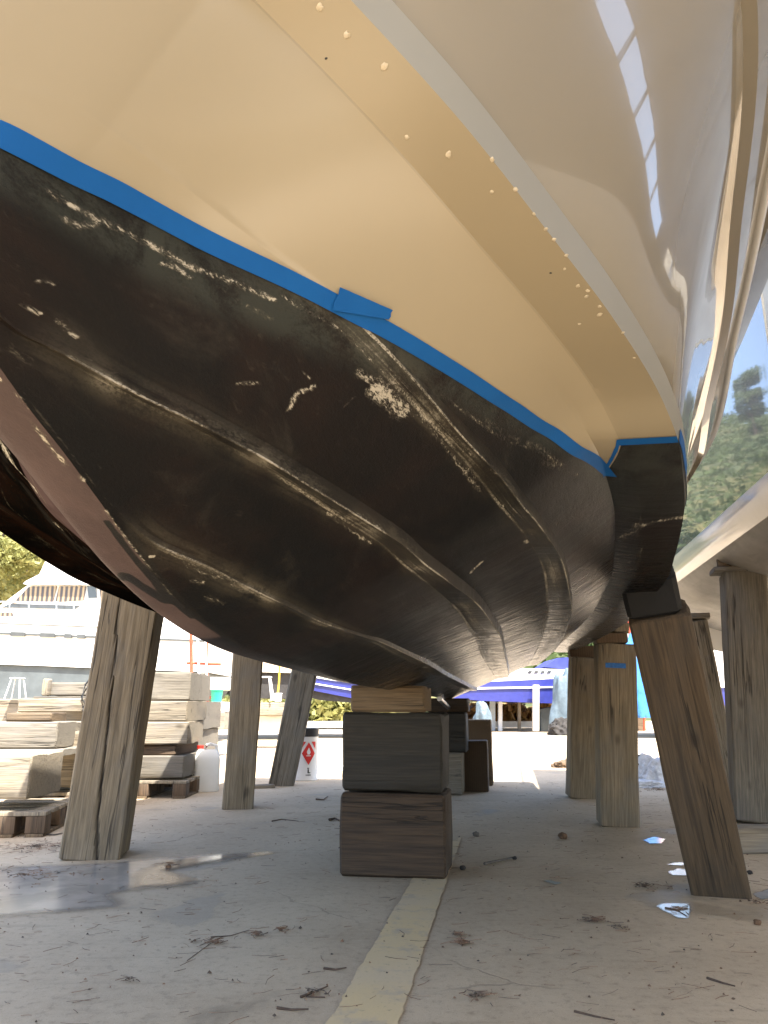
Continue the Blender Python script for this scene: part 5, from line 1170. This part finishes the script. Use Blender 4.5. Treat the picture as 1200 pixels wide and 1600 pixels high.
def tree(name, label, base, H, lean, mat, bark, seed, n, spread, group=None, crown0=.35, size=.17):
    r = np.random.default_rng(seed); t = empty(name, base); tag(t, label, 'tree', group)
    pts = [Vector((lean[0] * (k / 6) ** 1.3, lean[1] * (k / 6), H * .92 * k / 6)) + Vector((r.normal(0, .06 * k ** .5), r.normal(0, .06 * k ** .5), 0)) for k in range(7)]
    bm = bmesh.new(); bm_tube(bm, pts, [H * .024 * (1 - .12 * k) for k in range(7)], 9)
    ends = []
    for k in range(16):
        i = r.integers(2, 7); p = pts[i]; a = r.uniform(0, 6.28); ln = spread * r.uniform(.45, 1.0) * (1.15 - .1 * i); e = p + Vector((math.cos(a) * ln, math.sin(a) * ln, r.uniform(.0, .55) * ln + .2)); m_ = p.lerp(e, .5) + Vector((0, 0, -.1 * ln))
        bm_tube(bm, [p, m_, e], [H * .009, H * .006, H * .002], 6); ends += [e, p.lerp(e, .7)]
    ends += [pts[-1] + Vector((0, 0, .3)), pts[-1]]
    fix(bm); bm_obj('trunk', bm, bark, t, 60)
    ends = [e for e in ends if e.z > H * crown0]; rad = [r.uniform(.35, .85) * spread * .48 for _ in ends]
    def fn(q):
        i = q.integers(len(ends)); d = Vector(q.normal(size=3)).normalized() * rad[i] * q.random() ** .45; d.z *= .7; return ends[i] + d
    vs, fs = leaf_cloud(n, fn, size, seed); mesh_obj('crown', vs, fs, mat, t); return t
tree('pine_tree', 'sunlit tree with a pale leaning trunk at the far left edge', (-16.8, 28, 0), 9.5, (3.0, 0), M['leaf_yellow'], M['bark'], 31, 16000, 2.6, crown0=.25, size=.085)
tree('pine_tree', 'bushy yellow green tree behind the cabin cruiser', (-13.6, 32, 0), 9.0, (-.4, 0), M['leaf_yellow'], M['bark'], 32, 18000, 3.0, crown0=.2, size=.085)
t0 = tree('pine_tree', 'green pine on the rising ground behind the boatyard', (-22, 46, 1), 11, (.5, .2), M['leaf_green'], M['bark_dark'], 33, 6000, 3.0, 'pines on the rising ground', crown0=.2, size=.2)
t1 = tree('pine_tree', 'green pine on the rising ground behind the boatyard', (-6, 48, 1), 10, (-.6, .2), M['leaf_green'], M['bark_dark'], 34, 6000, 3.2, 'pines on the rising ground', crown0=.2, size=.2)
kk = 0
def hill_z(x, y):
    d = max(0.0, y - 42); return min(62, d * .62) * (.12 + .88 * (lambda t: t * t * (3 - 2 * t))(max(0, min(1, (22 - x) / 26)))) * (.8 + .3 * mnoise.noise(Vector((x * .02, y * .02, 0)))) + 1.2 * mnoise.noise(Vector((x * .06, y * .06, 4))) * min(1, d / 8)
for i in range(46):
    r_ = np.random.default_rng(100 + i); x = r_.uniform(-70, 62); y = r_.uniform(44, 100); src = (t0, t1)[i % 2]
    c = src.copy(); COL.objects.link(c); c.location = (x, y, hill_z(x, y) - .2); s_ = r_.uniform(.75, 1.35); c.scale = (s_, s_, s_ * r_.uniform(.9, 1.15)); c.rotation_euler = (0, 0, r_.uniform(0, 6.28))
    for ch in src.children:
        d = ch.copy(); COL.objects.link(d); d.parent = c
vs, fs = [], []; gx = np.linspace(-160, 160, 81); gy = np.linspace(41, 190, 46)
for y in gy:
    for x in gx: vs.append((x, y, hill_z(x, y) if y > 42 else -.3))
for i in range(len(gy) - 1):
    for j in range(len(gx) - 1): fs.append((i * 81 + j, i * 81 + j + 1, (i + 1) * 81 + j + 1, (i + 1) * 81 + j))
k = NT('scrubby_hillside'); v = k.coord(); f_ = k.noise(v, .6, 6, .7); c_ = k.mix(k.step(f_, .4, .62), (0.045, 0.06, 0.02), (0.14, 0.12, 0.05))
o = mesh_obj('hillside', vs, fs, k.out(c_, .95), None, 60); tag(o, kind='structure')
def fn(q):
    x = q.uniform(-110, 100); y = 44 + 120 * q.random() ** 1.1; z = hill_z(x, y); d = .5 + .5 * mnoise.noise(Vector((x * .16, y * .16, 7)))
    return (x, y, z + q.random() ** .8 * 3.6 * d)
vs, fs = leaf_cloud(100000, fn, .30, 77); o = mesh_obj('hillside_scrub', vs, fs, M['leaf_green']); tag(o, 'dense green scrub and woodland covering the hillside behind the boatyard', 'woodland', kind='stuff')
